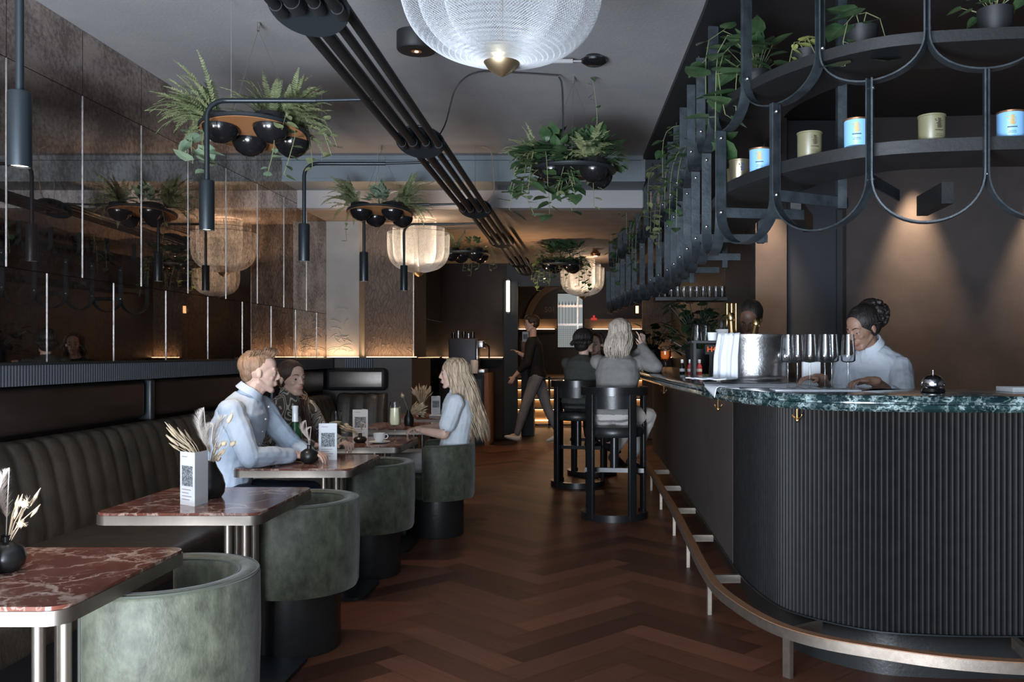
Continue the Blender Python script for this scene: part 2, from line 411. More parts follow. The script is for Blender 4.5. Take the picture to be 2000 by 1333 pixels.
# dark ceiling over the bar, its edge follows the counter
edge = [(0.60, -1.2), (0.575, 3.5), (0.56, 4.6), (0.50, 6.3), (0.44, 8.04)]
struct('ceiling_bar', MB().prism(edge+[(4.0, 8.04), (4.0, -1.2)], 3.055, 3.088), M['black'])
sbox('ceiling_back', M['ceiling_tan'], -2.85, 4.05, 8.47, 13.9, 2.70, 2.85)
b_ = MB().box(-2.80, 0.46, 8.05, 8.9, 2.86, 3.09).box(-2.80, 0.46, 8.02, 8.05, 3.05, 3.09).box(-2.80, 0.46, 8.035, 8.05, 2.86, 2.885)
b_.box(0.42, 0.46, 8.03, 8.05, 2.86, 3.05).box(-2.55, 0.30, 8.04, 8.05, 2.885, 2.89)
struct('ceiling_beam', b_, M['beam'])
struct('ceiling_beam', MB().box(-2.80, 0.46, 8.455, 8.60, 2.69, 2.858), M['ceiling'])
sbox('wall_left', M['shell'], -2.95, -2.81, -1.2, 9.4, 0, 3.2)
sbox('wall_right', M['wallbrown'], 4.0, 4.15, -1.2, 6.75, 0, 3.2)
# wall behind the bar, slightly curved in plan
arc = [(1.19, 6.62), (1.42, 6.62)]
struct('wall_bar', MB().prism([(1.19, 6.60), (1.42, 6.60), (1.42, 6.8), (1.19, 6.8)], 0, 3.09), M['wallbrown'])
cur = [(1.86+2.2*t, 6.60-0.35*t*t+0.0*t) for t in [k/24 for k in range(25)]]
struct('wall_bar_curved', MB().prism(cur+[(4.06, 6.85), (1.86, 6.85)], 0, 3.09), M['wallbrown'], True)
sbox('door_1', M['walldark'], 1.42, 1.80, 6.66, 6.72, 0, 3.05)
sbox('door_frame', M['black'], 1.80, 1.86, 6.70, 6.76, 0, 3.05)
sbox('wall_side_back', M['shell'], 1.19, 1.35, 6.8, 13.8, 0, 2.9)
# pillar and relief wall at the end of the banquette
sbox('pillar', M['column'], -2.80, -2.456, 9.37, 9.598, 1.275, 2.698)
mb = MB(); rnd = random.Random(21)
for k in range(26):
    cx, cz, r = rnd.uniform(-2.76, -2.50), 1.28+0.42*rnd.random()**1.6, rnd.uniform(0.05, 0.14); a0 = rnd.uniform(0, pi*0.5)+(pi*0.5 if k % 2 else 0); pts = []
    for i in range(12):
        a_ = a0+i*0.10; x, z = cx+r*cos(a_), cz+r*sin(a_)*0.7
        if -2.795 < x < -2.462 and z > 1.282: pts.append((x, 9.372, z))
    if len(pts) > 3: mb.tube(pts, [0.0015]+[0.006]*(len(pts)-2)+[0.0015], 6, flat=0.8)
struct('pillar_relief', mb, M['column'], True)
sbox('wall_relief', M['relief'], -2.80, -1.93, 9.6, 10.3, 1.275, 2.72)
sbox('wall_ledge', M['shell'], -2.80, -1.88, 9.25, 10.3, 0, 1.262)
sbox('trim_brass', M['brass'], -1.936, -1.926, 9.590, 9.598, 1.275, 2.70)
sbox('wall_marble', M['darkmarble'], -2.5, -2.35, 10.3, 13.8, 0, 2.72)
struct('trim_marble', MB().box(-2.352, -2.345, 10.3, 13.8, 1.795, 1.802).box(-2.352, -2.345, 10.3, 13.8, 1.262, 1.27), M['brass'])
sbox('wall_back_left', M['wallbrown'], -2.5, -1.34, 13.8, 14.0, 0, 2.72)
sbox('wall_back_right', M['relief'], 0.75, 4.0, 13.8, 14.0, 0, 2.72)
sbox('wall_header', M['black'], -1.34, 0.75, 13.8, 14.0, 2.35, 2.72)
struct('trim_doorway', MB().box(-1.38, -1.17, 13.74, 13.8, 0, 2.42), M['black'])
# LED ledges
def ledge(name, x0, x1, y0, y1, z, m='led', t=0.014):
    o = struct(name, MB().box(x0, x1, y0, y1, z-0.03, z), M['shell'])
    MB().box(x0+0.01, x1-0.01, y1-0.035, y1-0.035+t, z, z+0.006).build('led_strip', M[m], o, smooth=False)
    return o
ledge('trim_1', -2.79, -2.44, 9.26, 9.368, 1.275)
ledge('trim_2', -2.44, -1.885, 9.4, 9.598, 1.275)
MB().box(-2.44, -1.885, 9.26, 9.40, 1.262, 1.275).build('trim_3', M['shell'], smooth=False)['kind'] = 'structure'
ledge('trim_4', -2.34, -1.39, 13.6, 13.79, 1.25)
ledge('trim_5', 0.76, 1.9, 13.6, 13.79, 1.25)
# vestibule with stairs
sbox('wall_vestibule_left', M['shell'], -2.6, -1.75, 14.0, 21, 0, 3.0)
sbox('wall_vestibule_right', M['shell'], 1.25, 1.4, 14.0, 21, 0, 3.0)
sbox('ceiling_vestibule', M['black'], -2.6, 1.4, 14.0, 21.2, 2.98, 3.1)
sbox('floor_upper', M['stairwood'], -1.75, 1.25, 17.7, 21.0, 0.60, 0.83)
sbox('wall_vestibule_back', M['shell'], -1.75, 1.25, 21.0, 21.15, 0.83, 3.0)
struct('wall_vestibule_tan', MB().box(-1.75, -0.86, 20.97, 21.0, 1.90, 2.12).box(-0.22, 1.25, 20.97, 21.0, 1.90, 2.12), M['ceiling_tan'])
o = struct('trim_6', MB().box(-1.75, -0.90, 20.8, 20.97, 1.80, 1.87).box(-0.05, 1.25, 20.8, 20.97, 1.80, 1.87), M['black'])
MB().box(-1.74, -0.92, 20.9, 20.93, 1.87, 1.885).box(-0.03, 1.24, 20.9, 20.93, 1.87, 1.885).build('led_strip', M['led'], o, smooth=False)
st = thing('staircase', 'lit wooden staircase rising to the entrance, warm light strip under every tread', 'stairs', (0, 16.5, 0))
MB().box(-1.72, 1.22, -0.30, 0.0, 0.0, 0.145).build('bottom_step', M['stairwood'], st, smooth=False)
for k in range(4):
    y0 = 0.3*k; z1 = 0.145+0.17*(k+1)
    s_ = MB().box(-1.70, 1.22, y0, y0+0.3 if k < 3 else y0+0.3, z1-0.20 if k else 0, z1-0.03).build('riser', M['stairwood'], st, smooth=False)
    t_ = MB().box(-1.70, 1.22, y0-0.05, y0+0.3, z1-0.03, z1).build('tread', M['blackmetal'], st, smooth=False)
    MB().box(-1.68, 1.23, y0-0.035, y0-0.015, z1-0.038, z1-0.0302).build('led_strip', M['led'], t_, smooth=False)
MB().box(-1.68, 1.2, -0.33, -0.31, 0.10, 0.112).build('led_strip', M['led'], st, smooth=False)
rl = thing('stair_railing', 'black metal railing posts in front of the lit staircase', 'railing', (-1.42, 16.05, 0))
for x in (0.0, 0.62): MB().box(x-0.02, x+0.02, -0.02, 0.02, 0, 0.70 if x == 0 else 0.9).build('post', M['blackmetal'], rl, smooth=False)
MB().box(-0.28, 1.1, -0.02, 0.02, 0.02, 0.05).build('bottom_rail', M['blackmetal'], rl, smooth=False)
# window with gate outside
wn = struct('window_1', MB().box(-0.86, -0.845, 20.9, 20.98, 1.44, 2.72).box(-0.265, -0.25, 20.9, 20.98, 1.44, 2.72).box(-0.86, -0.25, 20.9, 20.98, 2.705, 2.72).box(-0.86, -0.25, 20.9, 20.98, 1.44, 1.455), M['black'])
MB().box(-0.845, -0.265, 20.962, 20.966, 1.455, 2.705).build('pane', M['windowlight'], wn, smooth=False)
g = thing('iron_gate', 'grey iron gate and grid seen through the far window', 'gate', (-0.555, 20.94, 1.46))
mb = MB()
for k in range(14): mb.box(-0.285+0.042*k, -0.280+0.042*k, 0, 0.008, 0, 0.5 if k % 1 == 0 else 1)
for k in range(10): mb.box(-0.29, 0.29, 0, 0.006, 0.045*k, 0.045*k+0.004)
mb.build('grid', M['blackmetal'], g, smooth=False)
mb = MB()
for k in range(7):
    mb.box(-0.26+0.075*k, -0.252+0.075*k, 0, 0.01, 0.52, 0.98); mb.cyl((-0.256+0.075*k, 0.005, 0.98), (-0.256+0.075*k, 0.005, 1.08), 0.014, 0.001, 6)
mb.build('spiked_bars', M['blackmetal'], g, smooth=False)
MB().box(-0.29, 0.29, 0, 0.012, 0.93, 0.99).box(-0.29, 0.29, 0, 0.012, 0.50, 0.55).box(0.16, 0.19, -0.01, 0.0, 0.35, 1.24).build('rails', M['steel'], g, smooth=False)
# arch band
mb = MB(); pts = [(-0.60+0.95*cos(a), 1.95+0.98*sin(a)) for a in [pi-k*0.072 for k in range(20)]]
base = len(mb.v)
for (x, z) in pts:
    dx, dz = (x+0.60), (z-1.95); l = sqrt(dx*dx+dz*dz); ux, uz = dx/l, dz/l
    for q in (-0.07, 0.07):
        for y in (20.75, 20.85): mb.v.append((x+ux*q, y, z+uz*q))
for i in range(len(pts)-1):
    a = base+i*4; mb.f += [(a, a+4, a+6, a+2), (a+1, a+3, a+7, a+5), (a, a+1, a+5, a+4), (a+2, a+6, a+7, a+3)]
struct('trim_arch', mb, M['ceiling_tan'], True)
def text(s, loc, size, m, name, rot=(pi/2, 0, 0), parent=None, ext=0.002, align='CENTER'):
    cu = bpy.data.curves.new(name, 'FONT'); cu.body = s; cu.size = size; cu.extrude = ext; cu.align_x = align; cu.align_y = 'CENTER'
    tmp = bpy.data.objects.new('tmp', cu); COL.objects.link(tmp); dg = bpy.context.evaluated_depsgraph_get(); dg.update()
    me = bpy.data.meshes.new_from_object(tmp.evaluated_get(dg)); bpy.data.objects.remove(tmp)
    me.name = name; me.materials.clear(); me.materials.append(m); o = bpy.data.objects.new(name, me); o.location = loc; o.rotation_euler = rot; COL.objects.link(o)
    if parent is not None: o.parent = parent
    return o
M['greytext'] = mat('grey_lettering', (0.30, 0.28, 0.26), 0.6)
sg = text('501', (-1.03, 20.95, 2.33), 0.17, M['greytext'], 'wall_sign')
setp(sg, 'small grey numerals and mark on the dark wall left of the far window', 'sign')
M['redglow'] = emat('red_light', (1.0, 0.09, 0.07), 0.55)
ex = thing('exit_light', 'small red glowing light on the wall right of the far window', 'light', (0.0, 20.9, 2.11))
MB().bbox(-0.07, 0.07, 0, 0.06, -0.02, 0.03, 0.008).build('housing', M['redglow'], ex)
MB().bbox(-0.025, 0.025, 0, 0.05, 0.03, 0.09, 0.008).build('cap', M['redglow'], ex)
lt = thing('tube_light', 'vertical warm tube light beside the doorway', 'light', (-1.305, 13.62, 1.95))
MB().cyl((0, 0, 0), (0, 0, 0.47), 0.026, n=14).build('tube', M['tube'], lt)
MB().box(-0.02, 0.02, 0.026, 0.12, -0.03, 0.50).build('bracket', M['black'], lt, smooth=False)

# ---------------------------------------------------------------- antique mirror cladding on the left wall
mw = thing('antique_mirror', 'wall of mottled antique mirror panels above the fluted ledge', 'mirror', (-2.8, 0, 0))
e = 0.0022; y0 = 3.633-0.637*7; P = 0.637
rows = [(1.275, 1.728, 0.5), (1.732, 2.728, 0.0), (2.732, 3.088, 0.0)]
for (z0, z1, off) in rows:
    k = -1
    ys = [-1.0]+[y0+P*(i+off) for i in range(0, 20) if -0.9 < y0+P*(i+off) < 9.3]+[9.366]
    for a, b in zip(ys, ys[1:]):
        MB().box(-0.012, 0, a+e, b-e, z0, z1).build('panel', M['mirror'], mw, smooth=False)
mb = MB()
for (z0, z1, off) in rows[:2]:
    for i in range(20):
        y = y0+P*(i+off)
        if -0.9 < y < 9.3 and z1 < 2.8: mb.box(-0.006, 0.004, y-0.0026, y+0.0026, z0, z1)
mb.build('joint_strips', M['wire'], mw, smooth=False)

# sweep a closed profile (inward offset, z) along a 2D path, inward = right of travel
def sweep(path, prof, off=None, closed_ends=True):
    mb = MB(); P_ = [V((p[0], p[1])) for p in path]; n = len(P_); m_ = len(prof)
    for i in range(n):
        d1 = (P_[i]-P_[i-1]).normalized() if i else (P_[1]-P_[0]).normalized()
        d2 = (P_[i+1]-P_[i]).normalized() if i < n-1 else d1
        d = (d1+d2).normalized(); nr = V((d.y, -d.x)); o_ = off(i) if off else 0
        for (q, z) in prof:
            qq = q+(o_ if q < 0.03 else 0); p = P_[i]+nr*qq; mb.v.append((p.x, p.y, z))
    for i in range(n-1):
        for k in range(m_):
            a = i*m_+k; b = i*m_+(k+1) % m_; mb.f.append((a, b, b+m_, a+m_))
    if closed_ends:
        mb.f.append(tuple(range(m_-1, -1, -1))); mb.f.append(tuple((n-1)*m_+k for k in range(m_)))
    return mb
def rect(a, b, z0, z1): return [(a, z0), (b, z0), (b, z1), (a, z1)]

M['ribmetal'] = mat('grey_ribbed_metal', (0.095, 0.105, 0.12), 0.42, 0.3)
# fluted ledge below the mirror (ribs as geometry)
ledge_path = resample([(-2.68, -0.9), (-2.68, 9.20)], 0.0225/6)
fl = thing('fluted_ledge', 'dark vertically fluted ledge under the mirror along the banquette', 'ledge')
n_ = len(ledge_path)
sweep(list(reversed(ledge_path)), rect(0, 0.118, 1.165, 1.262), off=lambda i: -0.007*abs(sin(pi*i/6))).build('ribbed_face', M['ribmetal'], fl, ang=80)
MB().box(-2.80, -2.672, -0.9, 9.24, 1.262, 1.274).build('shelf', M['blackmetal'], fl, smooth=False)
pth = resample([(-2.56, 9.235), (-2.28, 9.235)], 0.0225/6)
sweep(list(reversed(pth)), rect(0, 0.012, 1.165, 1.262), off=lambda i: -0.007*abs(sin(pi*i/6))).build('ribbed_face', M['ribmetal'], fl, ang=80)
# bronze back panels
for k, (ya, yb) in enumerate([(-0.9, 1.1), (1.15, 3.25), (3.3, 5.42), (5.48, 7.5), (7.56, 9.0)]):
    names = ['the near end', 'the first table', 'the second table and pampas vase', 'the seated couple', 'the corner of the banquette']
    t = thing('bronze_panel', 'long brown metal wall panel above the banquette, beside '+names[k], 'panel', (-2.80, ya, 0.93), group='metal panels above the banquette')
    MB().bbox(0, 0.09, 0, yb-ya, 0, 0.225, 0.03).build('plate', M['bronze'], t)
    MB().bbox(0.02, 0.105, -0.025, 0.025, -0.02, 0.23, 0.012).build('divider', M['blackmetal'], t)
t = thing('bronze_panel', 'rounded brushed metal panel above the banquette return facing the room', 'panel', (-2.70, 9.14, 0.955), group='metal panels above the banquette')
MB().bbox(-0.05, 0.58, 0.0, 0.10, -0.02, 0.21, 0.045).build('surround', M['blackmetal'], t)
MB().bbox(0.0, 0.54, -0.012, 0.0, 0.015, 0.175, 0.005).build('plate', M['bronzelight'], t)

# ---------------------------------------------------------------- banquette
bq = thing('banquette', 'dark olive leather banquette with channel tufted back along the mirror wall', 'bench', (0, 0, 0))
def tufted(path, prof, pitch, depth, name, parent):
    """prof: list of (out, z); bulges outwards between seams"""
    mb = MB(); P_ = [V((p[0], p[1])) for p in path]; n = len(P_); m_ = len(prof); s_ = 0
    for i in range(n):
        d = (P_[min(i+1, n-1)]-P_[max(i-1, 0)]).normalized(); nr = V((d.y, -d.x))
        if i: s_ += (P_[i]-P_[i-1]).length
        b = abs(sin(pi*s_/pitch))**0.55
        for k, (q, z) in enumerate(prof):
            wgt = sin(pi*min(1, k/(m_-1)))**0.5 if 0 < k < m_-1 else 0
            p = P_[i]+nr*(q+depth*b*max(wgt, 0.0)); zz = z+(depth*0.5*b if z > 0.86 else 0)
            mb.v.append((p.x, p.y, zz))
    for i in range(n-1):
        for k in range(m_-1):
            a = i*m_+k; mb.f.append((a, a+m_, a+m_+1, a+1))
    mb.f.append(tuple(range(m_))); mb.f.append(tuple((n-1)*m_+k for k in range(m_-1, -1, -1)))
    return mb.build(name, M['leather'], parent, ang=0, fix=True)
prof = [(0.22, 0.40), (0.215, 0.50), (0.185, 0.65), (0.155, 0.78), (0.13, 0.85), (0.105, 0.885), (0.06, 0.90), (0.0, 0.895), (0.0, 0.40)]
cp = resample([V((-2.78, y)) for y in (-0.8, 3, 6, 9.06)], 0.0165)
tufted(cp, prof, 0.135, 0.022, 'backrest', bq)
cp2 = resample([V((-2.62, 9.24)), V((-2.13, 9.24))], 0.0165)
tufted(cp2, [(q*0.8, z) for q, z in prof], 0.135, 0.022, 'backrest', bq)
MB().bbox(-2.60, -1.88, -0.8, 9.05, 0.30, 0.445, 0.035).build('seat', M['leather'], bq)
MB().box(-2.7, -1.95, -0.8, 9.0, 0.0, 0.30).build('plinth', M['black'], bq, smooth=False)

# ---------------------------------------------------------------- bar counter
slab = [(3.94, 3.40), (3.0, 3.40), (1.7, 3.41), (1.26, 3.44), (0.95, 3.54), (0.78, 3.73), (0.66, 4.08), (0.59, 4.45), (0.55, 4.85), (0.46, 6.6), (0.37, 8.6), (0.27, 10.4)]
slab_s = resample(catmull([V(p) for p in slab], 10), 0.05)
panel = [(3.94, 3.53), (3.0, 3.53), (1.7, 3.535), (1.35, 3.55), (1.10, 3.62), (0.86, 3.86), (0.78, 4.12), (0.74, 4.5), (0.735, 4.9), (0.735, 6.6), (0.72, 8.6), (0.68, 10.4)]
panel_s = catmull([V(p) for p in panel], 14)
bar = thing('bar_counter', 'curved bar counter with green marble top and dark fluted front', 'bar', (0, 0, 0))
prof_s = [(0.03, 1.09), (0.004, 1.092), (-0.006, 1.105), (0.0, 1.119), (0.016, 1.123), (0.016, 1.127), (0.0, 1.131), (-0.005, 1.143), (0.003, 1.153), (0.012, 1.155), (0.72, 1.155), (0.72, 1.09)]
sweep(slab_s, prof_s).build('marble_top', M['greenmarble'], bar, ang=50, fix=True)
pf = resample(panel_s, 0.0228/6)
iflat = next(i for i, p in enumerate(pf) if p.y > 4.75)
iflat -= iflat % 6
M['fluted'] = mat('dark_fluted_panel', (0.0065, 0.0065, 0.007), 0.5, col2=(0.010, 0.0095, 0.0095), nscale=20, spec=0.16)
sweep(pf[:iflat+1], rect(0.012, 0.10, 0.205, 1.09), off=lambda i: -0.011*abs(sin(pi*i/6))).build('fluted_front', M['fluted'], bar, ang=80, fix=True)
sweep(resample([pf[i] for i in range(iflat, len(pf), 6)]+[pf[-1]], 0.1), rect(0.0, 0.10, 0.205, 1.09)).build('flat_front', M['wallbrown'], bar, ang=60, fix=True)
pl_s = resample(panel_s, 0.08)
sweep(pl_s, rect(0.09, 0.50, 0.0, 0.205)).build('plinth', M['drum'], bar, fix=True)
sweep(pl_s, rect(-0.006, 0.02, 0.199, 0.204)).build('bottom_trim', M['blackmetal'], bar, fix=True)
sweep(pl_s, rect(-0.030, -0.018, 1.0868, 1.0896)).build('under_counter_led', M['ledsoft'], bar, fix=True)
for (x, y) in ((0.86, 3.80), (0.63, 4.55), (1.9, 3.50), (0.50, 6.4)):
    mb = MB()
    pts = [(x+0.02*cos(a), y-0.012, 1.06+0.018*sin(a)) for a in [pi+k*pi/6 for k in range(7)]]
    mb.tube(pts, 0.004, 6); mb.cyl((x, y-0.01, 1.04), (x, y-0.01, 1.092), 0.005, n=6); mb.ell((x, y-0.012, 1.035), 0.008, nu=8, nv=6)
    mb.build('bag_hook', M['gold'], bar)
# foot rail
rail = [(3.94, 3.22), (2.6, 3.20), (1.55, 3.24), (1.06, 3.42), (0.78, 3.66), (0.63, 4.10), (0.582, 4.55), (0.58, 5.5), (0.58, 6.45), (0.565, 7.57), (0.55, 8.6), (0.50, 10.2)]
rail_s = resample(catmull([V(p) for p in rail], 10), 0.04)
fr = thing('foot_rail', 'flat bronze foot rail on posts running round the bar base', 'rail', (0, 0, 0))
M['railtop'] = mat('leather_rail_top', (0.26, 0.13, 0.07), 0.5, col2=(0.31, 0.16, 0.09), nscale=40, metal=0.3)
sweep(rail_s, rect(-0.022, 0.022, 0.162, 0.204)).build('rail_bar', M['railmetal'], fr, fix=True, ang=30)
sweep(rail_s, rect(-0.02, 0.02, 0.204, 0.207)).build('rail_top', M['railtop'], fr, fix=True)
def nearest(path, y=None, x=None):
    return min(range(1, len(path)-1), key=lambda i: abs((path[i].y-y) if y is not None else (path[i].x-x)) if path[i].x < 1.0 or x is not None else 9)
for key in [('y', 8.6), ('y', 7.57), ('y', 6.5), ('y', 5.52), ('y', 4.55), ('x', 0.80), ('x', 1.62), ('x', 2.6)]:
    cand = [i for i in range(1, len(rail_s)-1) if (key[0] == 'y' and rail_s[i].x < 0.72) or (key[0] == 'x' and rail_s[i].y < 3.75)]
    i = min(cand, key=lambda i: abs(rail_s[i][1 if key[0] == 'y' else 0]-key[1]))
    p = rail_s[i]; d = (rail_s[i+1]-rail_s[i-1]).normalized(); nr = V((d.y, -d.x)); a = atan2(d.y, d.x)
    o = MB().box(-0.01, 0.01, -0.02, 0.02, 0, 0.162).build('post', M['railmetal'], fr, smooth=False)
    o.location = (p.x, p.y, 0); o.rotation_euler = (0, 0, a+pi/2+pi/2) if key[0] == 'y' else (0, 0, a+pi/2+pi/2)
    o.data.transform(Matrix.Rotation(pi/2, 4, 'Z'))
    gap = min((q-p).length for q in pl_s)
    o = MB().box(0, gap+0.0, -0.012, 0.012, 0.158, 0.198).build('bracket', M['railmetal'], fr, smooth=False)
    o.location = (p.x, p.y, 0); o.rotation_euler = (0, 0, atan2(nr.y, nr.x))

# ---------------------------------------------------------------- suspended scalloped rack
nodes = [(3.2, 3.34), (2.75, 3.32), (2.32, 3.31), (1.88, 3.31), (1.46, 3.34), (1.065, 3.45), (0.768, 3.79), (0.603, 4.26), (0.595, 4.74), (0.592, 5.22), (0.596, 5.74), (0.598, 6.23), (0.600, 6.72), (0.590, 7.20), (0.553, 7.66), (0.515, 8.16), (0.463, 8.62), (0.41, 9.1), (0.366, 9.56), (0.32, 10.05), (0.277, 10.5), (0.234, 11.05), (0.185, 11.6)]
nodes = [V(p) for p in nodes]
rk = thing('hanging_bar_rack', 'black steel rack of overlapping scalloped hoops hanging above the bar', 'rack', (0, 0, 0))
M['strap'] = mat('raw_black_steel', (0.020, 0.027, 0.032), 0.42, 0.45, col2=(0.058, 0.072, 0.082), nscale=14, contrast=(0.3, 0.7), bump=0.1, bscale=80)
def hoop(p0, p1, zb, zs, zt, name='hoop', wdt=0.05, t=0.0065, parent=rk):
    d = p1-p0; Lh = d.length; d.normalize(); nr = V((d.y, -d.x)); a = Lh/2-0.004; mid = (p0+p1)/2
    pts = [(-a, zt), (-a, (zt+zs)/2), (-a, zs)]
    pts += [(-a*cos(pi*k/22), zs-(zs-zb)*sin(pi*k/22)**0.92) for k in range(1, 22)]
    pts += [(a, zs), (a, (zt+zs)/2), (a, zt)]
    mb = MB(); n = len(pts)
    for i in range(n):
        s0, z0 = pts[max(i-1, 0)]; s1, z1 = pts[min(i+1, n-1)]; l = sqrt((s1-s0)**2+(z1-z0)**2); tx, tz = (s1-s0)/l, (z1-z0)/l
        nx, nz = -tz, tx
        for (q, wv) in ((-t/2, -wdt/2), (t/2, -wdt/2), (t/2, wdt/2), (-t/2, wdt/2)):
            s_ = pts[i][0]+nx*q; z = pts[i][1]+nz*q; p = mid+d*s_+nr*wv; mb.v.append((p.x, p.y, z))
    for i in range(n-1):
        for k in range(4):
            aa = i*4+k; bb = i*4+(k+1) % 4; mb.f.append((aa, bb, bb+4, aa+4))
    mb.f.append((3, 2, 1, 0)); m4 = (n-1)*4; mb.f.append((m4, m4+1, m4+2, m4+3))
    return mb.build(name, M['strap'], parent, ang=40, fix=True)
Z1B, Z1S, Z1T = 1.815, 2.0, 2.375
Z2B, Z2S, Z2T = 2.382, 2.53, 2.96
for a, b in zip(nodes, nodes[1:]): hoop(a, b, Z1B, Z1S, Z1T, 'lower_hoop')
mids = [(a+b)/2 for a, b in zip(nodes, nodes[1:])]
for a, b in zip(mids, mids[1:]): hoop(a, b, Z2B, Z2S, Z2T, 'upper_hoop')
def inward(path, q):
    out = []
    for i, p in enumerate(path):
        d = (path[min(i+1, len(path)-1)]-path[max(i-1, 0)]).normalized(); out.append(p+V((d.y, -d.x))*q)
    return out
np_s = resample(catmull(nodes, 6), 0.08)
M['rackboard'] = mat('black_stained_board', (0.008, 0.009, 0.010), 0.55, bump=0.1, bscale=60)
for (z0, z1, nm, wi) in ((2.085, 2.135, 'lower_shelf', 0.36), (2.50, 2.545, 'upper_shelf', 0.36)):
    sweep(np_s, rect(0.035, wi, z0, z1)).build(nm, M['rackboard'], rk, fix=True, ang=30)
bolt0 = None
def bolt(x, y, z):
    global bolt0
    if bolt0 is None:
        bolt0 = MB().ell((0, 0, 0), 0.009, nu=8, nv=6).build('bolt', M['steel'], rk); o = bolt0
    else:
        o = bolt0.copy(); COL.objects.link(o)
    o.location = (x, y, z)
for i in range(1, len(nodes)-1):
    d = (nodes[i+1]-nodes[i-1]).normalized(); nr = V((d.y, -d.x)); p = nodes[i]
    if i % 2 == 1 or i in (7, 6):
        q = p+nr*0.02; r_ = p+nr*0.42; u_ = d*0.004
        c4 = [q-u_, r_-u_, r_+u_, q+u_]
        MB().prism([(c.x, c.y) for c in c4], 1.965, 2.012).build('cross_bracket', M['strap'], rk, smooth=False)
    if i % 3 == 0:
        q = p+nr*0.38
        MB().box(q.x-0.02, q.x+0.02, q.y-0.02, q.y+0.02, 1.96, 3.05).build('upright', M['strap'], rk, smooth=False)
        MB().cyl((p.x+nr.x*0.02, p.y+nr.y*0.02, 2.9), (p.x+nr.x*0.02, p.y+nr.y*0.02, 3.05), 0.006, n=8).build('hanger_rod', M['strap'], rk)
    q = p-d*0.006
    for z in (1.988, 2.34): bolt(q.x, q.y-0.004, z)
    q = mids[i]-d*0.006
    if i < 14: bolt(q.x, q.y-0.004, 2.55)
# struts from the rack back to the bar wall
def beam3(a, b, w_, h_):
    a, b = V(a), V(b); d = (b-a).normalized(); s = d.cross(V((0, 0, 1))).normalized()*w_/2; u = V((0, 0, h_/2)); mb = MB()
    mb.v = [tuple(a-s-u), tuple(a+s-u), tuple(a+s+u), tuple(a-s+u), tuple(b-s-u), tuple(b+s-u), tuple(b+s+u), tuple(b-s+u)]
    mb.f = [(0, 3, 2, 1), (4, 5, 6, 7), (0, 1, 5, 4), (1, 2, 6, 5), (2, 3, 7, 6), (3, 0, 4, 7)]; return mb
for a, b in (((0.98, 4.35, 2.02), (1.16, 4.85, 2.02)), ((1.50, 3.80, 2.0), (1.52, 4.15, 2.0)), ((2.35, 3.70, 2.0), (2.40, 4.05, 2.0))):
    beam3(a, b, 0.05, 0.09).build('strut', M['rackboard'], rk, smooth=False)
# ================================================================ TABLES
def rrect(x0, x1, y0, y1, r, n=6):
    out = []
    for cx, cy, a0 in ((x1-r, y0+r, -pi/2), (x1-r, y1-r, 0), (x0+r, y1-r, pi/2), (x0+r, y0+r, pi)):
        for k in range(n+1): out.append((cx+r*cos(a0+k*pi/2/n), cy+r*sin(a0+k*pi/2/n)))
    return out
def table(y, label, x=-1.566, w=0.62, d=0.65):
    t = thing('bistro_table', label, 'table', (x, y, 0), group='red marble bistro tables along the banquette')
    hw, hd = w/2, d/2
    MB().prism(rrect(-hw, hw, -hd, hd, 0.045), 0.710, 0.720).build('marble_top', M['redmarble'], t, ang=30)
    MB().prism(rrect(-hw-0.004, hw+0.004, -hd-0.004, hd+0.004, 0.049), 0.674, 0.7095).build('metal_band', M['brass'], t, ang=30)
    for (px, py) in ((-0.035, -0.05), (0.035, -0.05), (-0.035, 0.05), (0.035, 0.05)):
        MB().cyl((px+0.12, py, 0.015), (px+0.12, py, 0.674), 0.0165, n=16).build('leg', M['brass'], t)
    MB().prism(rrect(-0.10, 0.34, -0.2, 0.2, 0.05), 0.0, 0.015).build('foot_plate', M['blackmetal'], t, ang=30)
    return t
table(2.44, 'red marble bistro table at the lower left corner, nearest to the viewer')
table(3.68, 'red marble table with the standing menu and tall black vase before the seated man')
table(4.965, 'red marble bistro table with green bottle, round vase and menu, where the couple leans')
table(6.105, 'red marble bistro table with coffee cup and wine glass, before the blonde woman')
table(7.42, 'red marble bistro table behind the lemon cocktail, empty top')
table(8.55, 'farthest bistro table with a fan of dried grass and small menu')

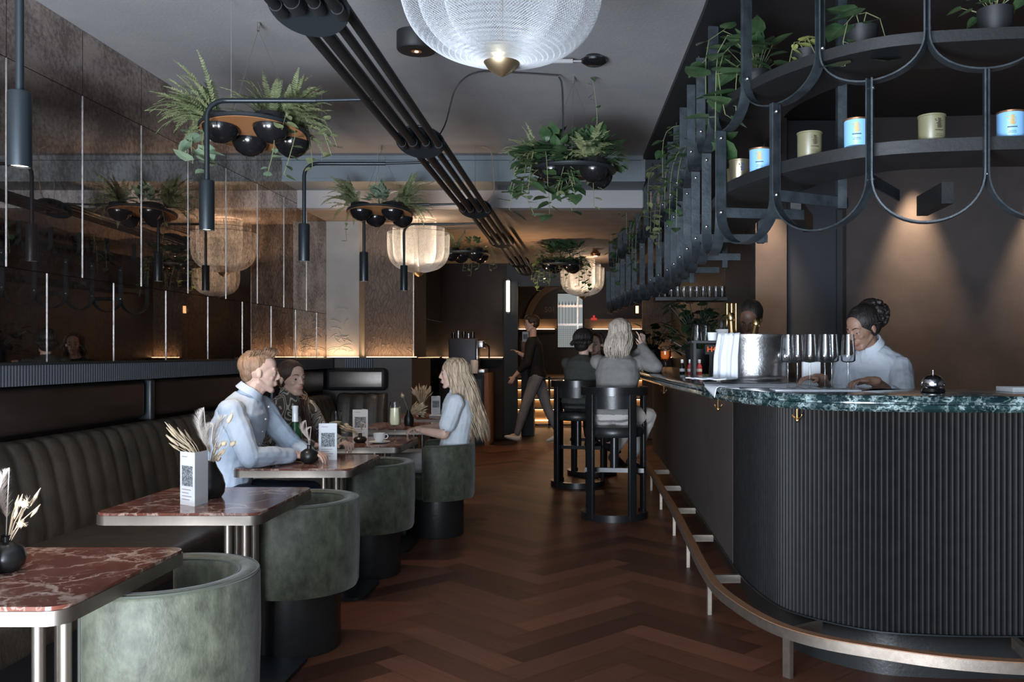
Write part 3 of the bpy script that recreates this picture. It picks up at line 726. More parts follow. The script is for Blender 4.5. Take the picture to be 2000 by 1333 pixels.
# ================================================================ TUB CHAIRS
def tub_chair(label, loc, rz):
    t = thing('tub_chair', label, 'chair', (loc[0], loc[1], 0), rz, group='green velvet tub chairs')
    MB().lathe([(0.0, 0.0), (0.185, 0.0), (0.19, 0.012), (0.19, 0.29), (0.0, 0.29)], n=40).build('base_drum', M['drum'], t)
    a = radians(112)
    ro, ri, z0, z1 = 0.272, 0.205, 0.275, 0.67
    prof = [(ri, z0+0.01), (ri, z1-0.03), (ri+0.006, z1-0.012), (ri+0.018, z1-0.002), (ro-0.018, z1), (ro-0.006, z1-0.006), (ro, z1-0.018), (ro+0.002, (z0+z1)/2), (ro-0.003, z0+0.02), (ro-0.012, z0), (ri+0.01, z0)]
    mb = MB(); n = 56; m_ = len(prof)
    for k in range(n+1):
        an = -a+2*a*k/n
        e_ = min(1, min(k, n-k)/3.0); sh = sqrt(max(0, 1-(1-e_)**2))*0.5+0.5     # rounded arm ends
        for (r, z) in prof:
            rm = (ro+ri)/2; rr = rm+(r-rm)*sh; zz = z if z < 0.5 else z-0.014*(1-sh)*2
            mb.v.append((rr*cos(an), rr*sin(an), zz))
    for k in range(n):
        for j in range(m_):
            p = k*m_+j; q = k*m_+(j+1) % m_; mb.f.append((p, q, q+m_, p+m_))
    mb.f.append(tuple(range(m_))); mb.f.append(tuple(n*m_+j for j in range(m_-1, -1, -1)))
    sh_ = mb.build('shell_back', M['velvet'], t, ang=60, fix=True)
    mb = MB()
    for r, z in ((ro-0.006, z1-0.008), (ri+0.008, z1-0.012)):
        mb.tube([((r)*cos(-a+2*a*k/60), r*sin(-a+2*a*k/60), z+0.002) for k in range(1, 60)], 0.0045, 6)
    for s_ in (-1, 1):
        mb.tube([((ro-0.012)*cos(s_*a), (ro-0.012)*sin(s_*a), z) for z in (z0+0.02, 0.4, 0.55, z1-0.02)], 0.0045, 6)
    mb.build('piping', M['piping'], sh_)
    MB().lathe([(0.0, 0.275), (0.19, 0.275), (0.202, 0.29), (0.204, 0.40), (0.19, 0.43), (0.1, 0.44), (0, 0.44)], n=40).build('seat_cushion', M['velvet'], t)
    return t
tub_chair('green velvet tub chair at the bottom left, nearest to the viewer', (-1.28, 2.66), radians(-4))
tub_chair('green velvet tub chair, second nearest, behind the foremost one', (-1.335, 4.03), radians(0))
tub_chair('green velvet tub chair, empty, just before the one the blonde woman sits on', (-1.35, 5.37), radians(2))
tub_chair('green velvet tub chair occupied by the long-haired blonde woman', (-1.14, 6.53), radians(8))

# ================================================================ BAR STOOLS
def bar_stool(label, loc, rz, cat='stool'):
    t = thing('bar_stool', label, cat, (loc[0], loc[1], 0), rz, group='black bar stools')
    R_ = 0.27
    def band(a0, a1, z0, z1, r=R_, th=0.035, n=28): return MB().lathe([(r-th, z0), (r, z0), (r, z1), (r-th, z1)], n=n, closed=True, a0=a0, a1=a1)
    band(radians(-215), radians(35), 0, 0.055, th=0.05).build('base_ring', M['stool'], t, ang=30, fix=True)
    for a in (-210, -130, -50, 30):
        a = radians(a); c, s_ = cos(a), sin(a)
        o = MB().bbox(-0.030, 0.0, -0.034, 0.034, 0, 0.99, 0.006).build('leg', M['stool'], t)
        o.location = (R_*c, R_*s_, 0.01); o.rotation_euler = (0, 0, a)
    band(radians(-215), radians(35), 0.985, 1.05).build('back_rail', M['stool'], t, ang=30, fix=True)
    band(radians(-128), radians(-52), 0.88, 1.00, r=R_-0.03, th=0.04).build('back_pad', M['drum'], t, ang=40, fix=True)
    MB().lathe([(0, 0.655), (0.225, 0.655), (0.235, 0.67), (0.237, 0.71), (0.22, 0.735), (0.12, 0.742), (0, 0.742)], n=36).build('seat', M['drum'], t)
    MB().box(-0.24, 0.24, -0.02, 0.02, 0.36, 0.395).build('foot_bar', M['stool'], t, smooth=False)
    MB().cyl((0, 0, 0.395), (0, 0, 0.66), 0.035).build('column', M['stool'], t)
    return t
bar_stool('black bar stool with curved back under the blonde woman in grey, nearest at the bar', (0.165, 7.22), radians(-8))
bar_stool('black bar stool under the dark-haired woman in the olive jacket', (-0.16, 8.95), radians(-14))
bar_stool('black bar stool half hidden between the other two at the bar', (-0.02, 9.75), radians(-10))

# ================================================================ THINGS ON THE TABLES
TZ = 0.720
def TS(x, y, dz=0.0): return (x*0.952, y*0.952, TZ+dz)
def menu_card(label, loc, rz, h=0.205, w=0.095, open_=0.9):
    t = thing('menu_card', label, 'menu', loc, rz, group='white folded menu cards on the tables')
    th = 0.0016
    MB().box(-w, 0, -th/2, th/2, 0, h).build('front_leaf', M['white'], t, smooth=False)
    b_ = MB().box(0, w, -th/2, th/2, 0, h).build('back_leaf', M['white'], t, smooth=False); b_.rotation_euler = (0, 0, open_)
    MB().box(-w*0.86, -w*0.12, -th/2-0.0008, -th/2-0.0001, h*0.36, h*0.74).build('printed_picture', M['menupic'], t, smooth=False)
    mb = MB()
    for k, ln in enumerate((0.62, 0.45, 0.66, 0.52)):
        mb.box(-w*0.86, -w*0.86+w*ln, -th/2-0.0008, -th/2-0.0001, h*(0.285-0.062*k), h*(0.30-0.062*k))
    mb.box(-w*0.86, -w*0.5, -th/2-0.0008, -th/2-0.0001, h*0.90, h*0.915)
    mb.build('text_lines', M['greytext'], t, smooth=False)
    return t
menu_card('white folded menu standing on the table with the tall pampas vase', (-1.56, 3.50, TZ), radians(-35), 0.21, 0.10, radians(120))
menu_card('white folded menu standing beside the round black vase and green bottle', (-1.443, 5.03, TZ), radians(4), 0.205, 0.10, 2.2)
menu_card('white folded menu standing behind the coffee cup', (-1.60, 6.34, TZ), radians(6), 0.20, 0.105, 2.1)
menu_card('small white folded menu on the farthest table by the passage', TS(-1.53, 8.92, 0.022), radians(5), 0.17, 0.085, 2.0)
menu_card('white menu cut by the left edge of the picture', (-1.590, 2.38, TZ), radians(0), 0.215, 0.10, 2.9)

def plume(mb, base, tip, wid, rnd, n=620, bend=0.03):
    """feathery pampas head between base and tip"""
    a, b = V(base), V(tip); d = b-a
    side = d.cross(V((0.3, 1, 0.2))).normalized(); s2 = d.cross(side).normalized()
    for k in range(n):
        t = rnd.random(); c = a+d*t+side*bend*sin(pi*t)
        r = wid*(sin(pi*min(1, 0.12+t*0.9))**0.7)
        an = rnd.random()*2*pi; o = side*cos(an)+s2*sin(an)
        e_ = c+o*r*rnd.uniform(.5, 1)+d.normalized()*r*1.3; p = o.cross(d).normalized()*0.0008; e_ += o*r*0.15
        i = len(mb.v); mb.v += [tuple(c-p), tuple(c+p), tuple(e_)]; mb.f.append((i, i+1, i+2))
    mb.tube([tuple(a+d*t+side*bend*sin(pi*t)) for t in (0, .25, .5, .75, 1)], [wid*.04, wid*.05, wid*.05, wid*.03, 0.0008], 6)
def vase(label, loc, shape, stems, seed=1, rz=0.0):
    rnd = random.Random(seed)
    t = thing('vase_of_dried_grass', label, 'vase', loc, rz)
    h = {'tall': 0.15, 'round': 0.085, 'flat': 0.055, 'bottle': 0.13}[shape]
    prof = {'tall': [(0, 0), (0.05, 0), (0.062, 0.02), (0.066, 0.05), (0.055, 0.09), (0.035, 0.125), (0.026, 0.15), (0.020, 0.15), (0.028, 0.12), (0, 0.11)],
            'round': [(0, 0), (0.028, 0), (0.046, 0.018), (0.051, 0.04), (0.044, 0.064), (0.024, 0.078), (0.013, 0.082), (0.012, 0.096), (0.016, 0.10), (0.011, 0.10), (0.009, 0.085), (0, 0.08)],
            'flat': [(0, 0), (0.03, 0), (0.042, 0.012), (0.044, 0.024), (0.034, 0.038), (0.012, 0.044), (0.010, 0.058), (0.013, 0.062), (0.008, 0.062), (0, 0.05)],
            'bottle': [(0, 0), (0.035, 0), (0.04, 0.02), (0.038, 0.07), (0.018, 0.11), (0.016, 0.13), (0.012, 0.13), (0, 0.11)]}[shape]
    MB().lathe(prof, n=28).build('vase_body', M['vase'], t)
    for kind, tip, size in stems:
        tip = V(tip); b_ = V((0, 0, h*0.7)); mid = V((tip.x*0.25, tip.y*0.25, tip.z*0.6)); mb = MB()
        if kind == 'pampas':
            m_ = b_.lerp(tip, 0.30); m_.z += 0.02
            mb.tube([b_, m_, tip], 0.0014, 5); plume(mb, m_, tip, size, rnd); mb.build('pampas_plume', M['driedpale'], t, ang=0)
        elif kind == 'tail':
            st = b_.lerp(tip, 0.78)+V((0, 0, 0.012)); mb.tube([b_, b_.lerp(tip, 0.4)+V((0, 0, 0.02)), st], 0.001, 5)
            d = (tip-st); mb.tube([st, st+d*0.3, st+d*0.7, tip], [size*0.4, size, size*0.85, 0.002], 8)
            for k in range(90):
                c = st+d*rnd.random(); o = V((rnd.uniform(-1, 1), rnd.uniform(-1, 1), rnd.uniform(-1, 1))).normalized()*size*1.5
                p = V((0.0006, 0, 0.0004)); i = len(mb.v); mb.v += [tuple(c-p), tuple(c+p), tuple(c+o+d*0.2)]; mb.f.append((i, i+1, i+2))
            mb.build('bunny_tail', M['dried'], t, ang=0)
        elif kind == 'spray':
            for k in range(int(size)):
                e_ = tip+V((rnd.uniform(-1, 1), rnd.uniform(-1, 1), rnd.uniform(-1, 1)))*0.035
                mb.tube([b_, b_.lerp(e_, 0.5)+V((0, 0, 0.02)), e_], [0.0014, 0.002, 0.0006], 4)
                c = b_.lerp(e_, 0.7); mb.tube([c, c.lerp(e_, 0.5), e_], [0.001, 0.0055, 0.001], 5)
            mb.build('grass_spray', M['dried'], t, ang=0)
    return t
vase('tall black vase with pampas plumes on the second table, in front of the man', (-1.60, 3.72, TZ), 'tall',
     [('pampas', (-0.02, 0, 0.375), 0.035), ('pampas', (0.055, 0.05, 0.34), 0.036), ('pampas', (0.045, -0.06, 0.31), 0.03), ('spray', (-0.17, 0, 0.29), 9), ('spray', (-0.15, 0.04, 0.25), 8),
      ('tail', (0.10, 0, 0.35), 0.010), ('spray', (0.06, -0.02, 0.20), 10), ('tail', (0.085, -0.03, 0.235), 0.011), ('tail', (0.105, 0.02, 0.23), 0.011)], 4)
vase('dark round vase with pale plume and bunny tails cut by the left edge', (-1.615, 2.46, TZ), 'round',
     [('pampas', (0.01, 0, 0.285), 0.028), ('tail', (0.06, 0, 0.195), 0.011), ('tail', (0.055, -0.01, 0.135), 0.010), ('spray', (0.035, 0.02, 0.19), 6)], 8)
vase('matt black round bud vase between green bottle and menu card', (-1.547, 4.87, TZ), 'round', [('pampas', (-0.02, 0.0, 0.235), 0.022), ('pampas', (0.01, 0.0, 0.20), 0.016)], 5)
vase('small flat black bud vase with dried sprigs left of the coffee cup', (-1.565, 6.0, TZ), 'flat', [('spray', (-0.115, 0, 0.095), 12), ('pampas', (0.035, 0, 0.125), 0.014), ('tail', (-0.10, 0, 0.125), 0.008)], 6)
vase('black vase with curved white plume and grasses behind the lemon cocktail', TS(-1.60, 7.75), 'bottle', [('tail', (-0.06, 0, 0.26), 0.015), ('spray', (0.10, 0, 0.19), 16), ('spray', (0.13, 0, 0.15), 14), ('spray', (0.12, 0, 0.09), 8)], 7)
vase('dark vase with upright fan of dried grass on the farthest table', TS(-1.70, 8.85), 'bottle', [('spray', (-0.07, 0, 0.27), 14), ('spray', (0.0, 0, 0.29), 12), ('spray', (0.07, 0, 0.27), 14), ('tail', (0.02, 0, 0.29), 0.010), ('tail', (-0.02, 0, 0.285), 0.010), ('tail', (0.085, 0, 0.25), 0.010)], 9)

bt = thing('wine_bottle', 'green sparkling wine bottle with pale label and foil neck', 'bottle', (-1.70, 5.10, TZ))
MB().lathe([(0, 0), (0.036, 0), (0.039, 0.006), (0.039, 0.125), (0.036, 0.150), (0.026, 0.185), (0.0165, 0.215), (0.015, 0.25), (0, 0.25)], n=28).build('glass_body', M['greenlens'], bt)
MB().lathe([(0.0395, 0.028), (0.0397, 0.03), (0.0397, 0.108), (0.0395, 0.11)], n=28, a0=-pi*0.95, a1=-0.05*pi).build('label', M['white'], bt)
MB().lathe([(0.0165, 0.205), (0.0185, 0.206), (0.0165, 0.25), (0.0165, 0.285), (0.0175, 0.287), (0.0175, 0.30), (0, 0.301)], n=20).build('foil', M['porcelain'], bt)
text('x', (0, -0.0402, 0.085), 0.012, M['greytext'], 'label_emblem', parent=bt, ext=0.0002)
def wineglass(name, label, loc, bowl, h, foot=0.036, fill=None, fmat=None, group=None, n=24):
    """bowl: list of (r, z) from stem top to rim"""
    t = thing(name, label, 'glass', loc, group=group)
    zb = bowl[0][1]
    prof = [(foot, 0.0005), (foot, 0.0025), (0.008, 0.006), (0.0038, 0.014), (0.0034, zb-0.006)]+bowl
    MB().lathe(prof, n=n).build('glass', M['glass'], t, ang=60)
    if fill:
        MB().lathe([(0, fill[0][1])]+fill+[(0, fill[-1][1])], n=n).build('drink', fmat, t)
    return t
M['stemglass'] = mat('thick_stem_glass', (0.75, 0.78, 0.80), 0.05, trans=0.6)
wineglass('white_wine_glass', 'stemmed glass of white wine on the fourth table behind the dried sprigs', (-1.785, 6.20, TZ), [(0.004, 0.085), (0.036, 0.098), (0.043, 0.115), (0.036, 0.20)], 0.2, fill=[(0.034, 0.099), (0.041, 0.114), (0.040, 0.125)], fmat=M['lemon'])
wineglass('cocktail_glass', 'tall stemmed glass of pale lemon cocktail', (-1.36, 6.13, TZ), [(0.004, 0.100), (0.036, 0.108), (0.042, 0.135), (0.033, 0.265)], 0.2, fill=[(0.034, 0.110), (0.040, 0.136), (0.035, 0.225)], fmat=M['lemon'])
gl_ = thing('water_glass', 'low empty glass by the man\'s hand on a red coaster', 'glass', (-1.785, 5.05, TZ+0.003))
MB().lathe([(0, 0.006), (0.03, 0.006), (0.038, 0.03), (0.042, 0.085), (0.040, 0.085), (0.036, 0.03), (0.0, 0.009)], n=24).build('tumbler', M['glass'], gl_)
cs = MB().lathe([(0, 0), (0.05, 0), (0.05, 0.003), (0, 0.003)], n=28).build('coaster', M['redlabel']); cs.location = (-1.76, 5.05, TZ); setp(cs, 'thin dark red coaster under the empty glass', 'coaster')
cp_ = thing('coffee_cup', 'white coffee cup standing on its saucer', 'cup', (-1.43, 5.97, TZ+0.008))
MB().lathe([(0, 0), (0.022, 0), (0.024, 0.004), (0.036, 0.025), (0.041, 0.058), (0.038, 0.058), (0.033, 0.026), (0.0, 0.008)], n=28).build('cup_body', M['porcelain'], cp_)
MB().tube([(0.036, -0.002, 0.048), (0.052, -0.004, 0.05), (0.060, -0.006, 0.038), (0.052, -0.004, 0.024), (0.034, -0.002, 0.02)], 0.0035, 8).build('handle', M['porcelain'], cp_)
sc_ = MB().lathe([(0, 0), (0.035, 0), (0.070, 0.009), (0.071, 0.012), (0.045, 0.007), (0, 0.006)], n=32).build('saucer', M['porcelain']); sc_.location = (-1.43, 5.97, TZ); setp(sc_, 'white saucer under the coffee cup', 'saucer')
tr = MB().bbox(-0.12, 0.12, -0.09, 0.09, 0, 0.02, 0.008).build('serving_tray', M['porcelain']); tr.location = TS(-1.50, 8.92); setp(tr, 'white flat tray on the farthest table under the small menu', 'tray')

# ================================================================ THINGS ON THE BAR
BZ = 1.155
bk = thing('champagne_bucket', 'large hammered steel champagne bowl with side handle on the bar', 'bucket', (0.865, 4.82, BZ+0.004))
MB().lathe([(0, 0), (0.175, 0), (0.182, 0.008), (0.176, 0.02), (0.170, 0.026), (0.176, 0.036), (0.170, 0.046), (0.176, 0.14), (0.184, 0.235), (0.190, 0.252), (0.188, 0.26), (0.180, 0.252), (0.174, 0.22), (0.165, 0.05), (0, 0.03)], n=64).build('bowl', M['steel'], bk, ang=50)
mb = MB().tube([(0.178*cos(a0)+0.03*sin(pi*k/10)*cos(a0), 0.178*sin(a0)+0.03*sin(pi*k/10)*sin(a0), 0.16+0.028*cos(pi*k/10*2)*0+0.0) for a0 in [radians(-38)] for k in range(11)], 0.006, 8)
pts = []
for k in range(17):
    a = 2*pi*k/16; pts.append((0.198*cos(radians(-35)+0.24*cos(a)), 0.198*sin(radians(-35)+0.24*cos(a)), 0.145+0.032*sin(a)))
MB().tube(pts, 0.0055, 8).build('ring_handle', M['steel'], bk)
pts = [(0.198*cos(radians(145)+0.24*cos(2*pi*k/16)), 0.198*sin(radians(145)+0.24*cos(2*pi*k/16)), 0.145+0.032*sin(2*pi*k/16)) for k in range(17)]
MB().tube(pts, 0.0055, 8).build('ring_handle', M['steel'], bk)
def champagne(label, loc, rot):
    t = thing('champagne_bottle', label, 'bottle', loc, group='champagne bottles in the steel bowl'); t.rotation_euler = rot
    MB().lathe([(0, 0), (0.040, 0), (0.044, 0.01), (0.044, 0.12), (0.03, 0.17), (0.018, 0.21)], n=24).build('glass_body', M['greenlens'], t)
    MB().lathe([(0.030, 0.175), (0.025, 0.20), (0.019, 0.26), (0.0185, 0.285), (0.023, 0.290), (0.024, 0.318), (0.017, 0.331), (0, 0.334)], n=20).build('gold_foil', M['gold'], t)
    return t
champagne('champagne bottle with gold foil neck standing upright in the bowl', (0.775, 4.90, BZ+0.055), (radians(-5), radians(-4), 0))
champagne('champagne bottle with gold foil neck leaning in the bowl', (0.835, 4.87, BZ+0.04), (radians(-14), radians(12), 0))
M['ice'] = mat('ice', (0.7, 0.75, 0.8), 0.2, trans=0.4)
ic = MB(); rnd = random.Random(5)
for k in range(60):
    a = rnd.random()*2*pi; r = 0.15*sqrt(rnd.random()); c = (r*cos(a), r*sin(a), rnd.uniform(0.20, 0.225)); ic.bbox(c[0]-.014, c[0]+.014, c[1]-.014, c[1]+.014, c[2]-.013, c[2]+.013, 0.004)
ic = ic.build('ice_cubes', M['ice']); ic.location = (0.865, 4.82, BZ+0.004); setp(ic, 'ice filling the steel champagne bowl', 'ice', kind='stuff')

def cloth_sheet(name, label, f, nu, nv, th=0.004, m='cloth', cat='cloth'):
    mb = MB()
    for i in range(nu+1):
        for j in range(nv+1): mb.v.append(tuple(f(i/nu, j/nv)))
    for i in range(nu):
        for j in range(nv):
            a = i*(nv+1)+j; mb.f.append((a, a+nv+1, a+nv+2, a+1))
    o = mb.build(name, M[m], ang=0); md = o.modifiers.new('thick', 'SOLIDIFY'); md.thickness = th; md.offset = 1
    return setp(o, label, cat)
# towel hanging over the left rim of the bowl
def f_towel(u, v):
    s_ = v*0.50-0.10; ang = radians(212)+(u-0.5)*0.85
    if s_ < 0: r = 0.186+s_*0.5; z = BZ+0.268+s_*0.25
    else:
        r = 0.195+0.020*min(1, s_*8)+0.030*s_; z = BZ+0.270-min(s_, 0.235)*1.0; r += max(0, s_-0.235)*0.9
    wv = 0.007*sin(u*15+v*2)+0.004*sin(u*31)
    return (0.865+(r+wv)*cos(ang), 4.82+(r+wv)*sin(ang), z+0.002*sin(u*20))
cloth_sheet('towel', 'folded white towel hanging over the rim of the steel champagne bowl', f_towel, 26, 30, 0.006, cat='towel')
# napkin under the bowl, a corner hanging over the marble edge
def f_nap(u, v):
    x = 0.545+0.50*u+0.06*v; y = 4.36+0.62*v-0.22*u*(1-v)
    z = BZ+0.0015
    # edge of slab near here: distance to edge path
    d = min(((x-p.x)**2+(y-p.y)**2, i) for i, p in enumerate(slab_s))
    i = d[1]; q = slab_s[i]; dd = (slab_s[min(i+1, len(slab_s)-1)]-slab_s[i-1]).normalized(); nr = V((dd.y, -dd.x))
    sgn = (x-q.x)*nr.x+(y-q.y)*nr.y
    if sgn < 0.004:
        ex_ = 0.004-sgn; x += nr.x*(ex_-0.016)*1.0 if ex_ > 0.016 else 0; y += nr.y*(ex_-0.016) if ex_ > 0.016 else 0
        z = BZ+0.002-max(0, ex_-0.006)*1.0
    return (x, y, z+0.0012*abs(sin(u*13+v*9)))
cloth_sheet('napkin', 'white napkin under the steel bowl with one corner hanging over the marble edge', f_nap, 40, 40, 0.002, cat='napkin')
ty = thing('glass_tray', 'thin white cloth-covered tray under the champagne flutes', 'tray', (0.97, 3.90, BZ), radians(-4))
MB().bbox(-0.19, 0.17, -0.10, 0.12, 0.0, 0.008, 0.003).build('tray_top', M['cloth'], ty)
fl0 = None
fpos = [((0.845, 3.905), 'leftmost'), ((0.905, 3.985), 'second from the left, set back'), ((0.935, 3.88), 'third from the left'), ((0.995, 3.86), 'fourth from the left'), ((1.035, 3.90), 'fifth from the left'), ((1.095, 3.86), 'rightmost, against the barwoman\'s shirt')]
for (x, y), nm in fpos:
    lb = 'tall empty stemmed wine glass on the bar, '+nm
    if fl0 is None:
        fl0 = wineglass('champagne_flute', lb, (x, y, BZ+0.008), [(0.004, 0.115), (0.022, 0.118), (0.031, 0.124), (0.031, 0.150), (0.025, 0.238)], 0.24, foot=0.034, group='tall stemmed glasses on the bar', n=28)
    else: dup(fl0, (x, y, BZ+0.008), label=lb)
bl = thing('service_bell', 'black and chrome counter service bell on the marble bar', 'bell', (1.408, 3.72, BZ))
MB().lathe([(0, 0), (0.045, 0), (0.05, 0.006), (0.046, 0.018), (0.035, 0.024), (0, 0.026)], n=32).build('base', M['glossblack'], bl)
MB().lathe([(0.047, 0.028), (0.049, 0.034), (0.044, 0.052), (0.030, 0.068), (0.012, 0.075), (0, 0.076)], n=32).build('dome', M['chrome'], bl)
MB().cyl((0, 0, 0.074), (0, 0, 0.090), 0.003, n=10).ell((0, 0, 0.092), 0.005, nu=10, nv=8).build('button', M['chrome'], bl)
tr = MB().bbox(-0.12, 0.25, -0.08, 0.08, 0, 0.022, 0.004).build('grey_tray', M['white']); tr.location = (1.86, 3.80, BZ); setp(tr, 'pale flat board on the bar at the right edge', 'board')
ORD = 'first second third fourth fifth sixth seventh eighth ninth tenth eleventh'.split()
# raised serving shelf with plates and tumblers
rs = thing('plate_shelf', 'small black raised shelf on the bar carrying plates and tumblers', 'shelf', (0.745, 5.55, BZ))
MB().box(-0.15, 0.13, -0.10, 0.10, 0.225, 0.24).build('board', M['black'], rs, smooth=False)
for sx in (-0.13, 0.11): MB().box(sx-0.008, sx+0.008, -0.09, 0.09, 0, 0.225).build('leg', M['black'], rs, smooth=False)
SZ = BZ+0.241
pl0 = None
for k in range(9):
    lb = 'white side plate, '+('topmost of the stack' if k == 8 else 'lowest of the stack' if k == 0 else ORD[k]+' from the bottom of the stack')+' beside the tumblers'
    z = SZ+0.0075*k
    if pl0 is None:
        pl0 = MB().lathe([(0, 0), (0.035, 0), (0.062, 0.006), (0.063, 0.0085), (0.036, 0.004), (0, 0.0035)], n=32).build('side_plate', M['porcelain'])
        pl0.location = (0.812, 5.52, z); setp(pl0, lb, 'plate', 'stack of white side plates')
    else:
        c = pl0.copy(); COL.objects.link(c); c.location = (0.812, 5.52, z); c['label'] = lb
tm0 = None
for (x, y, z, nm) in ((0.635, 5.50, SZ, 'at the front left of the shelf'), (0.70, 5.60, SZ, 'behind, between the first tumbler and the plates'), (0.64, 5.60, SZ, 'in the back left corner of the shelf'), (0.79, 5.53, SZ+0.07, 'standing on the plates, left one'), (0.845, 5.53, SZ+0.07, 'standing on the plates, right one')):
    lb = 'upturned clear tumbler '+nm
    if tm0 is None:
        tm0 = MB().lathe([(0.034, 0), (0.036, 0.002), (0.026, 0.098), (0.022, 0.102), (0, 0.102), (0, 0.095), (0.022, 0.095), (0.033, 0.002)], n=24).build('tumbler', M['glass'])
        tm0.location = (x, y, z); setp(tm0, lb, 'glass', 'upturned tumblers by the plates')
    else:
        c = tm0.copy(); COL.objects.link(c); c.location = (x, y, z); c['label'] = lb; c.scale = (0.75, 0.75, 0.55) if z > SZ+0.01 else (1, 1, 1)
cup2 = MB().lathe([(0, 0), (0.026, 0), (0.03, 0.05), (0.027, 0.05), (0.023, 0.005), (0, 0.005)], n=24).build('paper_cup', M['white']); cup2.location = (0.725, 5.49, SZ); setp(cup2, 'small white cup between the tumbler and the plates', 'cup')
mn = thing('bar_menu', 'white menu booklet standing upright beside the champagne bowl', 'menu', (0.73, 5.25, BZ))
MB().box(-0.012, 0.045, 0, 0.006, 0, 0.215).build('cover', M['white'], mn, smooth=False)
MB().box(-0.006, 0.03, -0.001, -0.0002, 0.09, 0.15).build('printed_picture', M['menupic'], mn, smooth=False)
rg = thing('red_neon_mark', 'small glowing orange-red lettering behind the bar left of the towel', 'sign', (0.80, 6.35, 1.33))
M['redorange'] = emat('orange_red_glow', (1.0, 0.16, 0.04), 1.1)
text('H4', (0.035, 0, 0.015), 0.055, M['redorange'], 'lettering', parent=rg)
MB().box(-0.01, 0.085, 0.004, 0.02, -0.02, 0.05).build('back_plate', M['black'], rg, smooth=False)
MB().box(0.02, 0.04, 0.006, 0.018, -0.175, -0.02).build('stand', M['black'], rg, smooth=False)
bt0 = None
for k, (x, y, nm) in enumerate(((0.685, 6.95, 'leftmost'), (0.735, 6.85, 'second from the left'), (0.775, 6.95, 'third from the left'), (0.81, 6.88, 'rightmost'))):
    t = thing('small_bottle', 'small bottle with red and white label on the bar, '+nm+' of four', 'bottle', (x, y, BZ), group='small bottles on the bar')
    MB().lathe([(0, 0), (0.018, 0), (0.02, 0.004), (0.02, 0.06), (0.009, 0.085), (0.009, 0.10), (0, 0.10)], n=16).build('body', M['glossblack'] if k in (0,) else M['redlabel'], t)
    MB().lathe([(0.0203, 0.022), (0.0206, 0.024), (0.0206, 0.042), (0.0203, 0.044)], n=16).build('label_band', M['white'], t)
    MB().lathe([(0.0105, 0.088), (0.011, 0.089), (0.011, 0.115), (0, 0.116)], n=14).build('cap', M['porcelain'], t)
wineglass('spritz_glass', 'large stemmed glass of orange spritz on the bar', (0.585, 7.32, BZ), [(0.004, 0.10), (0.036, 0.115), (0.046, 0.135), (0.042, 0.195), (0.036, 0.215)], 0.2, fill=[(0.034, 0.116), (0.044, 0.136), (0.043, 0.18)], fmat=M['spritz'])
wineglass('red_drink_glass', 'round stemmed glass of dark red drink beside the spritz', (0.485, 7.65, BZ), [(0.004, 0.06), (0.036, 0.075), (0.048, 0.105), (0.042, 0.15)], 0.15, fill=[(0.034, 0.076), (0.046, 0.105), (0.043, 0.135)], fmat=M['redlabel'])

# ================================================================ CANDLES ON THE RACK
def candle(label, loc, kind):
    t = thing('candle_tin', label, 'candle', loc, radians({'blue': -18, 'olive': 12, 'brass': 5}[kind]), group='scented candle jars on the rack shelf')
    body = M[{'blue': 'candleblue', 'olive': 'candleolive', 'brass': 'candlebrass'}[kind]]; mo = M['motif' if kind != 'brass' else 'motifdark']
    MB().lathe([(0, 0), (0.048, 0), (0.050, 0.003), (0.051, 0.104), (0.047, 0.104), (0.047, 0.088), (0, 0.086)], n=36).build('jar', body, t)
    MB().lathe([(0.050, 0.100), (0.0535, 0.101), (0.0535, 0.107), (0.049, 0.108)], n=36).build('rim', M['copper'] if kind == 'blue' else body, t)
    r = 0.0515
    def patch(x0, x1, z0, z1, r=r):
        m_ = MB(); k = 5
        for i in range(k+1):
            a = -pi/2+(x0+(x1-x0)*i/k)/r
            for z in (z0, z1): m_.v.append((r*cos(a), r*sin(a), z))
        for i in range(k): a = i*2; m_.f.append((a, a+2, a+3, a+1))
        return m_
    # jug motif with handle and sprig, name line and two small lines
    mb = MB()
    for q in (patch(-0.008, 0.008, 0.050, 0.072), patch(-0.005, 0.006, 0.072, 0.084), patch(-0.007, 0.008, 0.084, 0.088), patch(0.011, 0.013, 0.056, 0.078), patch(0.006, 0.013, 0.077, 0.080), patch(0.007, 0.013, 0.054, 0.057), patch(-0.016, -0.008, 0.076, 0.079), patch(-0.018, -0.013, 0.079, 0.085), patch(-0.013, -0.008, 0.066, 0.069)):
        n = len(mb.v); mb.v += q.v; mb.f += [tuple(i+n for i in f) for f in q.f]
    mb.build('jug_motif', mo if kind != 'olive' else M['candlebrass'], t)
    mb = MB()
    for q in (patch(-0.018, 0.018, 0.040, 0.044), patch(-0.012, 0.014, 0.026, 0.0275), patch(-0.016, 0.016, 0.020, 0.0215)):
        n = len(mb.v); mb.v += q.v; mb.f += [tuple(i+n for i in f) for f in q.f]
    mb.build('text_lines', M['motifdark'] if kind == 'blue' else M['candlebrass'], t)
SH = 2.136
for x, y, k, lb in ((0.70, 4.30, 'brass', 'pale brass candle tin, the leftmost on the rack shelf'), (0.756, 4.06, 'blue', 'pale blue candle jar beside the brass tin'), (0.905, 3.76, 'olive', 'olive green candle jar, the nearer to the blue jar at the hoop corner'),
                    (1.043, 3.55, 'blue', 'pale blue candle jar partly behind a hoop upright, middle of the shelf'), (1.316, 3.49, 'olive', 'olive green candle jar, right of the middle blue jar'), (1.60, 3.44, 'blue', 'pale blue candle jar at the right edge of the picture'), (0.72, 4.50, 'olive', 'olive candle jar hidden behind the brass tin')):
    candle(lb, (x, y, SH), k)

